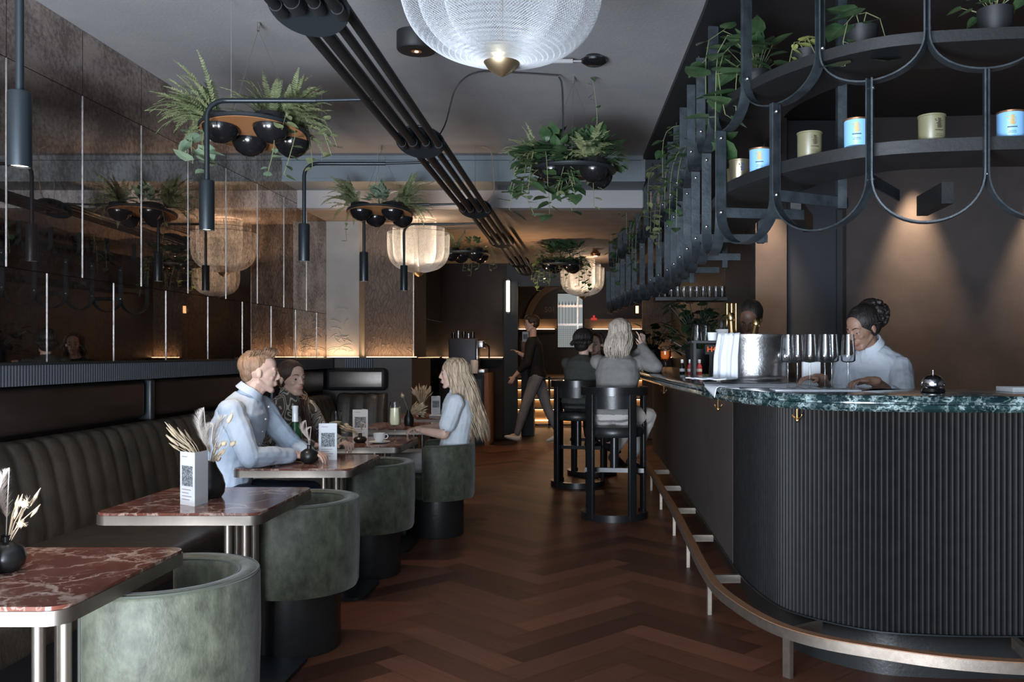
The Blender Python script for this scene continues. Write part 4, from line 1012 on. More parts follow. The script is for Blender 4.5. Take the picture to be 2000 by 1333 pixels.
# ================================================================ BACK BAR
sf = thing('glass_shelf', 'dark suspended shelf of glasses behind the bar', 'shelf', (0.55, 8.0, 1.79))
MB().box(0.0, 0.66, 0, 0.30, 0, 0.03).build('board', M['black'], sf, smooth=False)
for x in (0.02, 0.64): MB().cyl((x, 0.15, 0.03), (x, 0.15, 1.05), 0.006, n=8).build('hanger_rod', M['blackmetal'], sf)
g0 = None; names = ['front', 'back']
for j in range(2):
    for k in range(11):
        x = 0.585+0.057*k; y = 8.06+0.14*j
        if g0 is None:
            g0 = MB().lathe([(0.022, 0), (0.024, 0.003), (0.026, 0.10), (0.024, 0.10), (0.02, 0.006), (0, 0.006)], n=14).build('bar_glass', M['glass'])
            c = g0
            setp(c, '', 'glass', 'glasses on the suspended shelf')
        else: c = g0.copy(); COL.objects.link(c)
        c.location = (x, y, 1.821); c['label'] = 'clear bar glass, %s from the left in the %s row on the suspended dark shelf' % (ORD[k], names[j])
for o in [q for q in COL.objects if q.name.startswith('bar_glass')]: o['group'] = 'bar glasses in the '+('front' if o.location.y < 8.1 else 'back')+' row of the shelf'
cl = MB().lathe([(0, 0), (0.045, 0), (0.045, 0.16), (0, 0.16)], n=20).build('copper_cylinder', M['copper']); cl.location = (1.08, 6.7, 2.16); setp(cl, 'copper cylinder lamp hanging under the rack by the lit wall', 'lamp')
hr = MB().cyl((0, 0, 0.16), (0, 0, 0.9), 0.005, n=8).build('hanger_rod', M['black'], cl)

# ================================================================ COFFEE STATION
cb = thing('coffee_cabinet', 'dark cabinet with orange wood end panel carrying the coffee machine', 'cabinet', (-2.20, 12.75, 0))
MB().box(0.0, 0.63, 0, 0.65, 0.0, 1.0).build('body', M['black'], cb, smooth=False)
MB().box(0.64, 0.70, -0.02, 0.67, 0.0, 1.03).build('side_panel', M['stonewood'], cb, smooth=False)
MB().box(-0.02, 0.64, -0.02, 0.67, 1.0, 1.03).build('worktop', M['darkmarble'], cb, smooth=False)
MB().box(0.04, 0.30, -0.014, 0.0, 0.05, 0.95).build('door', M['blackmetal'], cb, smooth=False)
MB().box(0.32, 0.60, -0.014, 0.0, 0.05, 0.95).build('door', M['blackmetal'], cb, smooth=False)
cm = thing('coffee_machine', 'boxy blue-black espresso machine with chrome edge on the cabinet', 'machine', (-2.08, 12.80, 1.03))
M['machineblue'] = mat('blue_grey_enamel', (0.045, 0.055, 0.085), 0.4)
MB().bbox(0, 0.40, 0.0, 0.45, 0.0, 0.50, 0.02).build('body', M['machineblue'], cm)
MB().bbox(0.40, 0.415, 0.0, 0.02, 0.04, 0.48, 0.004).build('chrome_edge', M['chrome'], cm)
MB().bbox(0.41, 0.50, 0.02, 0.40, 0.36, 0.47, 0.015).build('group_head', M['steel'], cm)
MB().bbox(0.40, 0.52, 0.02, 0.40, 0.0, 0.06, 0.01).build('drip_tray', M['steel'], cm)
MB().tube([(0.50, 0.2, 0.44), (0.56, 0.2, 0.38), (0.56, 0.2, 0.22)], 0.012, 8).build('steam_wand', M['glossblack'], cm)
for k, (x, h_) in enumerate(((0.05, 0.08), (0.12, 0.11), (0.20, 0.10), (0.27, 0.07), (0.33, 0.09))):
    c = MB().lathe([(0, 0), (0.026, 0), (0.03, h_), (0.0, h_)], n=16).build('cup', M['steel'] if k % 2 else M['glossblack']); c.location = (-2.08+x, 12.95, 1.532)
    setp(c, 'small %s cup on top of the espresso machine, %s from the left' % ('steel' if k % 2 else 'black', ORD[k]), 'cup', 'cups on the espresso machine')
wv = MB().lathe([(0, 0), (0.05, 0), (0.06, 0.1), (0.055, 0.18), (0.05, 0.19), (0.05, 0.1), (0, 0.02)], n=24).build('white_jug', M['porcelain']); wv.location = (-1.70, 12.72, 1.031); setp(wv, 'white jug in front of the espresso machine', 'jug')
# host stand
hs_ = thing('host_stand', 'slim host desk with orange front by the stairs', 'desk', (-1.16, 14.3, 0))
MB().box(0, 0.20, 0, 0.3, 0, 1.22).build('body', M['black'], hs_, smooth=False)
MB().box(0.0, 0.20, -0.01, 0.0, 1.22, 1.52).build('orange_panel', M['stonewood'], hs_, smooth=False)
MB().box(0.02, 0.12, -0.04, -0.02, 1.50, 1.66).build('menu_holder', M['white'], hs_, smooth=False)
MB().box(0.035, 0.105, -0.042, -0.0405, 1.54, 1.62).build('printed_picture', M['menupic'], hs_, smooth=False)
# dark planting behind the bar end

tp = thing('beer_tap', 'tall gold tap column behind the plates and tumblers', 'tap', (0.93, 6.05, BZ))
for dx in (-0.03, 0.0, 0.03): MB().cyl((dx, 0, 0.0), (dx, 0, 0.50), 0.009, n=12).build('pipe', M['gold'], tp)
MB().lathe([(0, 0), (0.06, 0), (0.06, 0.015), (0, 0.02)], n=24).build('base', M['gold'], tp)
wl = thing('wall_lamp', 'tiny glowing wall lamp on the far wall right of the doorway', 'lamp', (0.66, 13.70, 1.93))
MB().cyl((0, 0, 0), (0, 0, 0.11), 0.022, n=12).build('glass_tube', M['ledsoft'], wl); MB().box(-0.012, 0.012, 0.02, 0.10, 0.03, 0.07).build('arm', M['brass'], wl, smooth=False)
nb = thing('napkin_block', 'white paper block on the bar behind the stemmed glasses', 'napkins', (1.12, 4.62, BZ))
MB().bbox(-0.045, 0.045, -0.02, 0.02, 0, 0.12, 0.004).build('paper', M['white'], nb)
b0 = None
for k, (x, y, nm, mt) in enumerate(((0.74, 6.95, 'red-labelled', 'redlabel'), (0.74, 6.50, 'dark green', 'greenlens'), (0.73, 7.35, 'golden', 'gold'), (0.73, 5.70, 'black', 'glossblack'))):
    t = thing('liquor_bottle', nm+' liquor bottle standing on the rack shelf behind the hoops', 'bottle', (x, y, SH), group='bottles on the rack shelf')
    MB().lathe([(0, 0), (0.034, 0), (0.036, 0.01), (0.036, 0.14), (0.015, 0.19), (0.014, 0.25), (0, 0.25)], n=20).build('body', M[mt], t); MB().lathe([(0.0365, 0.04), (0.037, 0.042), (0.037, 0.11), (0.0365, 0.112)], n=20).build('label', M['white'], t)
# ================================================================ HUNG FROM THE CEILING
CZ = 3.088
def mesh_shell(prof, n, rows, cz=0):
    """diamond lattice on a surface of revolution; prof: list of (r, z)"""
    P_ = resample(catmull([V((r, 0, z)) for r, z in prof], 8), 0.004)
    m_ = len(P_)-1; mb = MB()
    for j in range(rows+1):
        p = P_[round(m_*j/rows)]
        for i in range(n):
            a = 2*pi*(i+(0.5 if j % 2 else 0))/n; mb.v.append((p.x*cos(a), p.x*sin(a), p.z))
    idx = lambda j, i: j*n+(i % n)
    for j in range(rows-1):
        for i in range(n):
            if j % 2 == 0: mb.f.append((idx(j, i), idx(j+1, i), idx(j+2, i), idx(j+1, i-1)))
            else: mb.f.append((idx(j, i), idx(j+1, i+1), idx(j+2, i), idx(j+1, i)))
    return mb
M['laceshaded'] = mat('shaded_wire_mesh', (0.40, 0.42, 0.44), 0.5, 0.25)  # near chandelier: same mesh, shade put into a greyer colour against strong light
M['lace'] = mat('pale_wire_mesh', (0.62, 0.58, 0.52), 0.5, 0.25)
def chandelier(label, loc, th, n, rows, power, seed_big=False, bulbcol=WARMW):
    t = thing('mesh_chandelier', label, 'lamp', loc, group='woven mesh chandeliers')
    shells = [(0.315, 0.455), (0.262, 0.505), (0.180, 0.58)]
    for k, (R_, H) in enumerate(shells):
        prof = [(0.045, 0.044+0.012*k), (0.35*R_, 0.058+0.012*k), (0.66*R_, 0.092+0.012*k), (0.87*R_, 0.150+0.01*k), (0.97*R_, 0.225), (R_, 0.31), (R_, H)]
        nn = int(n*(R_/0.315)**0.5)
        o = mesh_shell(prof, nn, rows).build(['outer_shell', 'middle_shell', 'inner_shell'][k], M['laceshaded' if n > 100 else 'lace'], t, smooth=False)
        md = o.modifiers.new('wires', 'WIREFRAME'); md.thickness = th; md.use_even_offset = False; md.use_boundary = True
        MB().tube([(R_*cos(2*pi*i/48), R_*sin(2*pi*i/48), H) for i in range(49)], 0.0025, 6).build('hoop', M['brass'], o)
    MB().lathe([(0, 0), (0.004, 0.003), (0.020, 0.011), (0.043, 0.027), (0.059, 0.050), (0.065, 0.075), (0.062, 0.092), (0.045, 0.103), (0, 0.106)], n=32).build('brass_tip', M['brass2'], t)
    MB().cyl((0, 0, 0.10), (0, 0, 0.62), 0.004, n=8).build('stem', M['brass'], t)
    for k in range(4):
        a = k*pi/2+0.4
        MB().tube([(0.18*cos(a), 0.18*sin(a), 0.58), (0.08*cos(a), 0.08*sin(a), 0.64), (0, 0, 0.70)], 0.002, 5).build('stay', M['brass'], t)
    ceil = (CZ if loc[1] < 8 else 2.70)-loc[2]
    MB().cyl((0, 0, 0.52), (0, 0, ceil), 0.0022, n=6).build('cable', M['wire'], t)
    l = light('SPOT', 'chandelier_bulb', (0, 0, 0.112), power*2, bulbcol, (pi, 0, 0), size=0.02, angle=168, blend=0.3); l.parent = t
    return t
M['brass2'] = mat('brass_tip', (0.78, 0.64, 0.40), 0.36, 1.0)
chandelier('large white mesh chandelier with brass tip hanging at the top centre', (-0.285, 2.77, 2.172), 0.0009, 150, 112, 0.5, bulbcol=(1.0, 0.93, 0.85))
chandelier('warm white mesh chandelier hanging before the pillar, behind two slim pendants', (-1.80, 9.20, 2.10), 0.0021, 84, 66, 26, bulbcol=(1.0, 0.84, 0.68))
chandelier('glowing mesh chandelier hanging in front of the far window', (-0.165, 12.9, 2.09), 0.0034, 64, 50, 24, bulbcol=(1.0, 0.82, 0.64))

# --- pipe track with round plates
pt = thing('pipe_track', 'black four-tube lighting track with round plates running along the ceiling', 'lighting track', (0, 0, 0))
zt_, xt_ = 2.55, -1.01; M['tubeblack'] = mat('satin_black_tube', (0.008, 0.009, 0.010), 0.5)
plates = [1.05, 3.17, 5.22, 7.62, 9.80, 12.1, 13.35]
tilt = Matrix.Rotation(radians(-27), 4, 'X')
for y in plates:
    mb = MB().lathe([(0, -0.006), (0.140, -0.006), (0.142, -0.004), (0.142, 0.004), (0.140, 0.006), (0, 0.006)], n=44).xform(Matrix.Translation((xt_, y, zt_)) @ tilt)
    mb.build('round_plate', M['lampmetal'], pt, ang=30)
for a, b in zip(plates, plates[1:]):
    for q, (dx, dy) in enumerate(((-0.105, -0.03), (-0.038, -0.065), (0.035, -0.05), (0.10, 0.0))):
        o0 = V((xt_+dx, a+dy+0.05, zt_+0.035+0.4*abs(dx)*0)); o1 = V((xt_+dx+0.01, b+dy+0.02, zt_-0.022))
        r = 0.026 if q == 1 else 0.020
        tb = MB().cyl(o0, o1, r, n=14).build('tube', M['tubeblack'], pt)
        d = (o1-o0).normalized()
        MB().cyl(o1-d*0.05, o1+d*0.02, r+0.003, n=14).build('end_ferrule', M['black'], tb)
mb = MB()
for y in plates:
    o = MB().cyl((xt_, y, zt_), (xt_, y, CZ if y < 8 else 2.70), 0.0018, n=6).build('suspension_wire', M['wire'], pt)

# --- pendant lamps on arms
names = ['black cylinder pendant lamp at the upper left edge, nearest to the viewer', 'black cylinder pendant lamp on an arm before the big hanging planter', 'black cylinder pendant lamp on an arm, third from the left in front of the pillar',
         'slim black pendant lamp before the dark relief wall', 'slim black pendant lamp whose rod crosses the second chandelier']
for k, (x, y) in enumerate(((-1.865, 2.91), (-1.905, 4.41), (-1.905, 5.89), (-1.935, 7.54), (-1.84, 8.68))):
    t = thing('arm_pendant_lamp', names[k], 'lamp', (x, y, 0), group='black cylinder lamps on the pipe track')
    MB().lathe([(0.030, 0), (0.035, 0.0), (0.0355, 0.004), (0.0355, 0.238), (0.033, 0.244), (0.0, 0.246)], (0, 0, 1.925), n=28).build('cylinder', M['lampmetal'], t)
    MB().lathe([(0, 0.006), (0.030, 0.006)], (0, 0, 1.925), n=24).build('light_face', M['lampglow'], t, fix=False)
    zt = 2.575; px_ = xt_-x-0.05
    rod = [(0, 0, 2.165), (0, 0, zt-0.09)]+[(0.09-0.09*cos(a), 0.04*(1-cos(a)), zt-0.09+0.09*sin(a)) for a in (pi/10, pi/5, 3*pi/10, 2*pi/5, pi/2)]+[(px_*0.62, 0.05, zt+0.002)]
    MB().tube(rod, 0.0125, 12).build('bent_rod', M['lampmetal'], t)
    MB().tube([(px_*0.60, 0.05, zt+0.002), (px_*0.97, 0.055, zt+0.012), (px_, 0.06, zt-0.02)], 0.009, 10).build('track_arm', M['lampmetal'], t)
    MB().cyl((0.10, 0.05, zt+0.01), (0.10, 0.05, CZ if y < 8 else 2.86), 0.0013, n=5).build('suspension_wire', M['wire'], t)
    l = light('SPOT', 'pendant_beam', (0, 0, 1.915), 26, WARMW, size=0.03, angle=75, blend=0.6); l.parent = t

# --- plants
def frond(mb, base, dirv, length, width, rnd, droop=0.5, n=28):
    base = V(base); d = V(dirv).normalized(); pts = []; p = base.copy(); cur = d.copy()
    for i in range(n+1):
        pts.append(p.copy()); cur = (cur+V((0, 0, -1))*droop/n*(0.4+1.2*i/n)).normalized(); p = p+cur*length/n
    mb.tube(pts[::4]+[pts[-1]], 0.0013, 3, cap=False)
    for i in range(2, n+1):
        t = i/n; w_ = width*(sin(pi*min(0.98, t*0.85+0.12))**0.8)
        d_ = (pts[i]-pts[i-1]).normalized(); s = d_.cross(V((0, 0, 1)))
        if s.length < 0.1: s = V((1, 0, 0))
        s.normalize(); up = s.cross(d_)
        for sg_ in (-1, 1):
            tip = pts[i]+s*sg_*w_+d_*w_*0.35+up*w_*rnd.uniform(-0.3, 0.15); hw = d_*length/n*0.42
            k = len(mb.v); mid = pts[i].lerp(tip, 0.5)
            mb.v += [tuple(pts[i]-hw*0.6), tuple(pts[i]+hw*0.6), tuple(mid+hw), tuple(tip), tuple(mid-hw)]; mb.f.append((k, k+1, k+2, k+3, k+4))
def leaf(mb, base, dirv, size, rnd, up=None, heart=True):
    base = V(base); d = V(dirv).normalized(); u = V(up) if up else V((0, 0, 1)); s = d.cross(u)
    if s.length < 0.1: s = V((1, 0, 0))
    s.normalize(); nrm = s.cross(d).normalized(); k = len(mb.v)
    P_ = [(0, 0, 0), (0.30, 0.12, 0.42), (0.36, 0.55, 0.34), (0.2, 0.85, 0.12), (0, 1.12, -0.08)] if heart else [(0, 0, 0), (0.2, 0.15, 0.3), (0.24, 0.5, 0.25), (0.14, 0.85, 0.1), (0, 1.05, 0)]
    def q(x, y, z): return tuple(base+s*x*size+d*y*size+nrm*z*size*0.38)
    mid = [(0, 0.14, 0), (0, 0.5, 0.03), (0, 0.85, -0.02)]
    for sg_ in (1, -1):
        k = len(mb.v); pts = [q(0, 0, 0), q(sg_*P_[1][0], -0.06, 0.10), q(sg_*0.44, 0.22, 0.16), q(sg_*P_[2][0], 0.58, 0.12), q(sg_*P_[3][0]*0.85, 0.88, 0.02), q(*P_[4]), q(*mid[2]), q(*mid[1]), q(*mid[0])]
        mb.v += pts; mb.f += [(k, k+1, k+2, k+8), (k+8, k+2, k+3, k+7), (k+7, k+3, k+4, k+6), (k+6, k+4, k+5)]
def vine(stem, leaves, pts, size, rnd, gap=0.055, spread=1.0):
    p = resample(catmull([V(q) for q in pts], 6), gap); stem.tube(p, 0.0022, 5)
    for i in range(1, len(p)):
        a = rnd.random()*2*pi; d = V((cos(a)*spread, sin(a)*spread, rnd.uniform(-0.7, 0.25)))
        b = p[i]+d.normalized()*size*0.25; stem.tube([p[i], b], 0.0012, 4, cap=False)
        leaf(leaves, b, d, size*rnd.uniform(0.65, 1.15), rnd)
def planter(label, loc, tan, kinds, seed, rz=0.0, r=0.27, hook=None):
    rnd = random.Random(seed); t = thing('hanging_planter', label, 'planter', loc, rz, group='hanging planters with ferns and vines'); t.rotation_euler = (radians(-6 if tan else 0), 0, rz)
    MB().lathe([(0, 0), (r, 0), (r+0.004, 0.004), (r+0.004, 0.016), (r, 0.02), (0, 0.02)], n=48).build('round_tray', M['blackmetal'], t, ang=30)
    MB().lathe([(0, -0.003), (r-0.006, -0.003), (r-0.006, -0.0003), (0, -0.0003)], n=48).build('tray_underside', M['cork'] if tan else M['black'], t, ang=30)
    for (x, y) in ((-0.13, -0.11), (0.13, -0.11), (-0.06, 0.10), (0.16, 0.12)):
        MB().lathe([(0, -0.085), (0.035, -0.078), (0.068, -0.055), (0.088, -0.02), (0.092, 0.0), (0.092, 0.012), (0.086, 0.06), (0.082, 0.06), (0.084, 0.0), (0, -0.01)], (x, y, -0.004), n=28).build('bowl', M['glossblack'], t)
        MB().lathe([(0, 0.045), (0.082, 0.045)], (x, y, 0), n=16).build('soil', M['soil'], t)
    cz = (CZ if loc[1] < 8 else 2.70)-loc[2]
    hx, hy = hook or (0, 0)
    for k in range(3):
        a = 2*pi*k/3+0.5; MB().cyl((r*0.95*cos(a), r*0.95*sin(a), 0.02), (hx, hy, cz-0.04), 0.0011, n=4).build('cable', M['wire'], t)
    MB().cyl((hx, hy, cz-0.045), (hx, hy, cz), 0.008, n=8).build('ceiling_hook', M['steel'], t)
    for kd in kinds:
        if kd[0] == 'fern':
            _, x, y, cnt, ln, dirs = kd; mb = MB()
            for i in range(cnt):
                a = dirs[0]+(dirs[1]-dirs[0])*rnd.random(); el = rnd.uniform(0.35, 1.4)
                frond(mb, (x, y, 0.05), (cos(a)*cos(el), sin(a)*cos(el), sin(el)), ln*rnd.uniform(0.7, 1.1), 0.026, rnd, rnd.uniform(0.6, 2.2))
            mb.build('fern', M['fern'], t, ang=0)
        elif kd[0] == 'vines':
            _, x, y, cnt, ln, size, mt = kd; st_, lv = MB(), MB()
            for i in range(cnt):
                a = rnd.random()*2*pi; o = V((cos(a), sin(a), 0)); b = V((x, y, 0.06)); q1 = b+o*0.12+V((0, 0, 0.04)); q2 = q1+o*0.06+V((0, 0, -ln*rnd.uniform(0.2, 0.6))); q3 = q2+o*0.03+V((0, 0, -ln*rnd.uniform(0.2, 0.5)))
                vine(st_, lv, [b, q1, q2, q3], size, rnd)
            o = lv.build('trailing_leaves', M[mt], t, ang=0); st_.build('stems', M['stemm'], t)
        elif kd[0] == 'bush':
            _, x, y, cnt, rad, size, mt = kd; lv = MB()
            for i in range(cnt):
                a = rnd.random()*2*pi; el = rnd.uniform(-0.1, 1.5); rr = rad*rnd.uniform(0.5, 1)
                d = V((cos(a)*cos(el), sin(a)*cos(el), sin(el))); leaf(lv, V((x, y, 0.06))+d*rr, d+V((rnd.uniform(-.5, .5), rnd.uniform(-.5, .5), -0.4)), size*rnd.uniform(0.7, 1.2), rnd)
                if i % 3 == 0: lv.tube([(x, y, 0.05), tuple(V((x, y, 0.06))+d*rr)], 0.0015, 4, cap=False)
            lv.build('leafy_bush', M[mt], t, ang=0)
        elif kd[0] == 'hang':       # single leaves dangling on long stems
            _, pts, size, mt = kd; st_, lv = MB(), MB(); vine(st_, lv, pts, size, rnd, 0.05, 0.6)
            o = lv.build('dangling_leaves', M[mt], t, ang=0); st_.build('stems', M['stemm'], t)
planter('round hanging planter with tan underside, black bowls and big ferns, nearest on the left', (-1.79, 4.72, 2.475), True,
        [('fern', -0.20, 0.0, 80, 0.35, (1.9, 4.2)), ('fern', 0.08, 0.02, 60, 0.34, (-0.3, 3.4)), ('fern', 0.17, 0.0, 40, 0.28, (-1.3, 0.8)), ('hang', [(-0.20, -0.1, 0.05), (-0.27, -0.12, -0.05), (-0.26, -0.12, -0.20)], 0.11, 'leafpale'), ('hang', [(-0.18, -0.1, 0.05), (-0.21, -0.14, -0.08), (-0.17, -0.14, -0.24)], 0.10, 'leafpale'),
         ('hang', [(0.1, -0.05, 0.05), (0.16, -0.14, -0.1), (0.12, -0.12, -0.27)], 0.055, 'leafpale'), ('hang', [(0.2, 0, 0.05), (0.25, -0.1, -0.05), (0.2, -0.1, -0.25)], 0.055, 'leaf'), ('vines', 0.22, 0.0, 5, 0.22, 0.055, 'fern')], 11)
planter('hanging planter of ferns and black bowls above the relief wall, second on the left', (-1.80, 7.54, 2.49), True,
        [('fern', -0.2, 0, 50, 0.34, (1.6, 4.6)), ('fern', 0.17, 0.0, 55, 0.34, (-1.5, 1.6)), ('bush', 0.0, 0.0, 60, 0.17, 0.07, 'leafpale'), ('hang', [(-0.2, -0.1, 0.05), (-0.25, -0.12, -0.1), (-0.24, -0.12, -0.26)], 0.035, 'fern')], 12)
planter('dark hanging planter overflowing with broad leaves, right of the pipe track', (-0.13, 5.72, 2.475), False,
        [('bush', 0.13, 0.02, 420, 0.21, 0.055, 'leaf'), ('bush', -0.12, 0.0, 60, 0.19, 0.085, 'leaf'), ('vines', -0.20, -0.08, 16, 0.34, 0.10, 'leaf'), ('fern', -0.22, 0.0, 50, 0.27, (1.8, 4.4)), ('fern', 0.1, -0.1, 16, 0.26, (4.0, 6.0)), ('vines', 0.10, -0.12, 6, 0.30, 0.05, 'fern'), ('hang', [(0.14, 0, 0.2), (0.15, -0.02, 0.36), (0.12, -0.03, 0.60)], 0.045, 'leaf'), ('hang', [(-0.15, -0.1, 0.05), (-0.3, -0.12, -0.1), (-0.24, -0.12, -0.3)], 0.09, 'leafpale')], 13)
planter('small hanging planter with two black bowls behind the second chandelier', (-1.44, 10.0, 2.42), False,
        [('fern', -0.1, 0, 16, 0.25, (0, 6.28)), ('vines', 0.15, 0, 7, 0.32, 0.05, 'fern'), ('bush', 0.1, 0, 30, 0.15, 0.05, 'leaf')], 14)
planter('dense dark leafy planter hanging above the farthest chandelier', (-0.42, 11.1, 2.40), False,
        [('bush', 0, 0, 260, 0.30, 0.08, 'leaf'), ('bush', 0.12, 0, 120, 0.30, 0.07, 'leaf'), ('vines', -0.15, 0, 10, 0.42, 0.06, 'leaf'), ('vines', 0.25, 0, 6, 0.45, 0.06, 'leaf'), ('hang', [(-0.2, 0, 0.1), (-0.3, 0, 0.25), (-0.36, 0, 0.22)], 0.05, 'leaf')], 15, r=0.30)

# rack plants (pots on the upper shelf, vines trailing over the hoops)
def rack_plant(label, loc, vines, seed, mt='leaf', pot=True, size=0.085, bush=None):
    rnd = random.Random(seed); t = thing('trailing_plant', label, 'plant', loc, group='trailing plants on the bar rack')
    MB().lathe([(0, 0), (0.055, 0), (0.06, 0.01), (0.07, 0.16), (0.064, 0.16), (0.06, 0.14), (0, 0.135)], n=24).build('pot', M['black'], t)
    st_, lv = MB(), MB()
    for v in vines: vine(st_, lv, [(0, 0, 0.14)]+v, size, rnd, size*0.8)
    if bush:
        for i in range(bush[0]):
            a = rnd.random()*2*pi; el = rnd.uniform(0, 1.5); d = V((cos(a)*cos(el), sin(a)*cos(el), sin(el))); p = V((0, 0, 0.15))+d*bush[1]*rnd.uniform(.5, 1)
            leaf(lv, p, d+V((0, 0, -0.6)), size*0.8, rnd); st_.tube([(0, 0, 0.13), tuple(p)], 0.0013, 4, cap=False)
    lv.build('leaves', M[mt], t, ang=0); st_.build('stems', M['stemm'], t)
US = 2.546
rack_plant('trailing green vine spilling from the top left corner of the rack, nearest', (0.80, 4.42, US), [[(-0.1, -0.05, 0.3), (-0.20, -0.1, 0.15), (-0.17, -0.12, -0.08)], [(-0.08, -0.08, 0.2), (-0.12, -0.14, 0.1), (-0.12, -0.14, -0.15)], [(-0.1, 0, 0.35), (-0.24, -0.05, 0.3), (-0.26, -0.1, 0.0)], [(0, -0.05, 0.25), (-0.08, -0.1, 0.3), (-0.2, -0.12, 0.25), (-0.22, -0.14, -0.2)]], 31, size=0.125, bush=(34, 0.2))
rack_plant('yellowish dried vine beside the near trailing plant on the rack', (0.98, 4.12, US), [[(-0.02, -0.05, 0.22), (0.02, -0.08, 0.12)], [(-0.06, -0.04, 0.2), (-0.1, -0.08, 0.08)]], 32, mt='leafyellow', size=0.05)
rack_plant('dark leafed vine hanging at a hoop joint in the upper middle of the rack', (1.14, 3.82, US), [[(-0.05, -0.08, 0.2), (-0.12, -0.16, 0.08), (-0.12, -0.18, -0.06)], [(0.0, -0.1, 0.2), (0.05, -0.16, 0.1), (0.03, -0.18, -0.04)]], 33, size=0.13)
rack_plant('leafy plant on the rack above the right blue candle', (1.62, 3.62, US), [[(0, -0.08, 0.24), (0.06, -0.14, 0.22)], [(0.05, -0.05, 0.2), (0.12, -0.12, 0.16)]], 34, size=0.07, bush=(14, 0.14))
for k, (x, y, nm) in enumerate(((0.76, 6.2, 'bushy vine trailing down the side of the rack over the third hoop from the corner'), (0.74, 7.5, 'bushy vine hanging in the middle of the rack side'), (0.62, 9.0, 'small vine hanging toward the far end of the rack side'), (0.50, 10.6, 'wispy vine at the far end of the rack, above the farthest chandelier'))):
    rack_plant(nm, (x, y, US), [[(-0.12, 0, 0.22), (-0.22, -0.02, 0.05), (-0.24, -0.02, -0.3)], [(-0.12, 0.1, 0.2), (-0.24, 0.12, 0.1), (-0.26, 0.14, -0.2)], [(-0.1, -0.15, 0.3), (-0.28, -0.2, 0.25), (-0.3, -0.2, -0.05)], [(-0.1, -0.2, 0.2), (-0.2, -0.3, 0.0), (-0.22, -0.32, -0.4)]], 40+k, mt='leaf' if k != 1 else 'fern', size=0.08, bush=(90, 0.26))

# plants on the bar end
def tall_plant(label, loc, n, h, seed, size=0.09, mt='leafdark'):
    rnd = random.Random(seed); t = thing('potted_plant', label, 'plant', loc)
    MB().lathe([(0, 0), (0.09, 0), (0.11, 0.2), (0.10, 0.2), (0.09, 0.18), (0, 0.17)], n=24).build('pot', M['black'], t); st_, lv = MB(), MB()
    for i in range(n):
        a = rnd.random()*2*pi; r = rnd.uniform(0.05, 0.28); z = rnd.uniform(0.35, 1)*h; p = V((r*cos(a), r*sin(a), z))
        st_.tube([(0, 0, 0.17), (p.x*0.4, p.y*0.4, p.z*0.7), p], 0.003, 5); leaf(lv, p, (cos(a), sin(a), rnd.uniform(-0.8, 0.5)), size*rnd.uniform(.7, 1.3), rnd)
    lv.build('leaves', M[mt], t, ang=0); st_.build('stems', M['leafdark'], t)
tall_plant('dark bushy plant standing behind the bar end under the glass shelf', (0.88, 7.6, BZ), 90, 0.60, 51)
tall_plant('dark leafy plant on the bar between the bottles and the far wall', (0.60, 9.3, BZ), 60, 0.45, 52)

# ceiling devices
sp = thing('ceiling_spotlight', 'black round ceiling spotlight beside the large chandelier', 'light', (-0.98, 4.95, CZ-0.1))
MB().lathe([(0, 0.0), (0.10, 0), (0.108, 0.01), (0.108, 0.10), (0, 0.10)], n=32).build('housing', M['black'], sp)
MB().lathe([(0, -0.002), (0.03, -0.002)], n=20).build('lens', M['copper'], sp)
MB().lathe([(0, -0.004), (0.011, -0.004)], n=16).build('bulb', M['lampglow'], sp)
sp2 = thing('ceiling_speaker', 'black domed ceiling speaker above the broad-leaved planter', 'speaker', (0.0, 5.33, CZ-0.055))
MB().lathe([(0, 0), (0.05, 0.002), (0.075, 0.018), (0.078, 0.03), (0.06, 0.04), (0.05, 0.055), (0, 0.055)], n=32).build('dome', M['glossblack'], sp2)
pp = thing('ceiling_conduit', 'grey conduit pipe under the ceiling behind the large chandelier', 'pipe', (0, 5.33, CZ-0.03))
MB().cyl((-0.80, 0, 0), (-0.125, 0, 0), 0.014, n=12).build('thick_pipe', M['ceiling'], pp)
MB().cyl((-0.125, 0, 0), (-0.07, 0, 0), 0.005, n=8).build('thin_pipe', M['ceiling'], pp)
cb2 = MB().tube(catmull([V(p) for p in ((-0.22, 5.62, 3.06), (-0.45, 5.60, 3.07), (-0.72, 5.55, 3.06), (-0.86, 5.6, 2.98), (-0.93, 5.6, 2.75), (-0.99, 5.5, 2.60))], 6), 0.0045, 6).build('power_cable', M['black'])
setp(cb2, 'black cable looping from the large chandelier area down to the pipe track', 'cable')
cb3 = MB().tube(catmull([V(p) for p in ((-0.22, 5.64, 3.06), (-0.20, 5.66, 3.0), (-0.195, 5.68, 2.75), (-0.195, 5.7, 2.52))], 6), 0.006, 6).build('power_cable', M['black'])
setp(cb3, 'short black cable dropping into the broad-leaved hanging planter', 'cable')
cb4 = MB().tube(catmull([V(p) for p in ((-0.95, 7.6, 3.07), (-0.88, 7.62, 3.04), (-0.86, 7.65, 2.9), (-0.86, 7.68, 2.7), (-0.93, 7.65, 2.60))], 6), 0.0045, 6).build('power_cable', M['ceiling_tan'])
setp(cb4, 'pale cable hanging from the ceiling to the third round plate', 'cable')
wire_spots = [(-1.57, 3.1), (-1.15, 6.2), (-0.82, 7.3), (-1.0, 6.9), (-1.35, 6.3)]
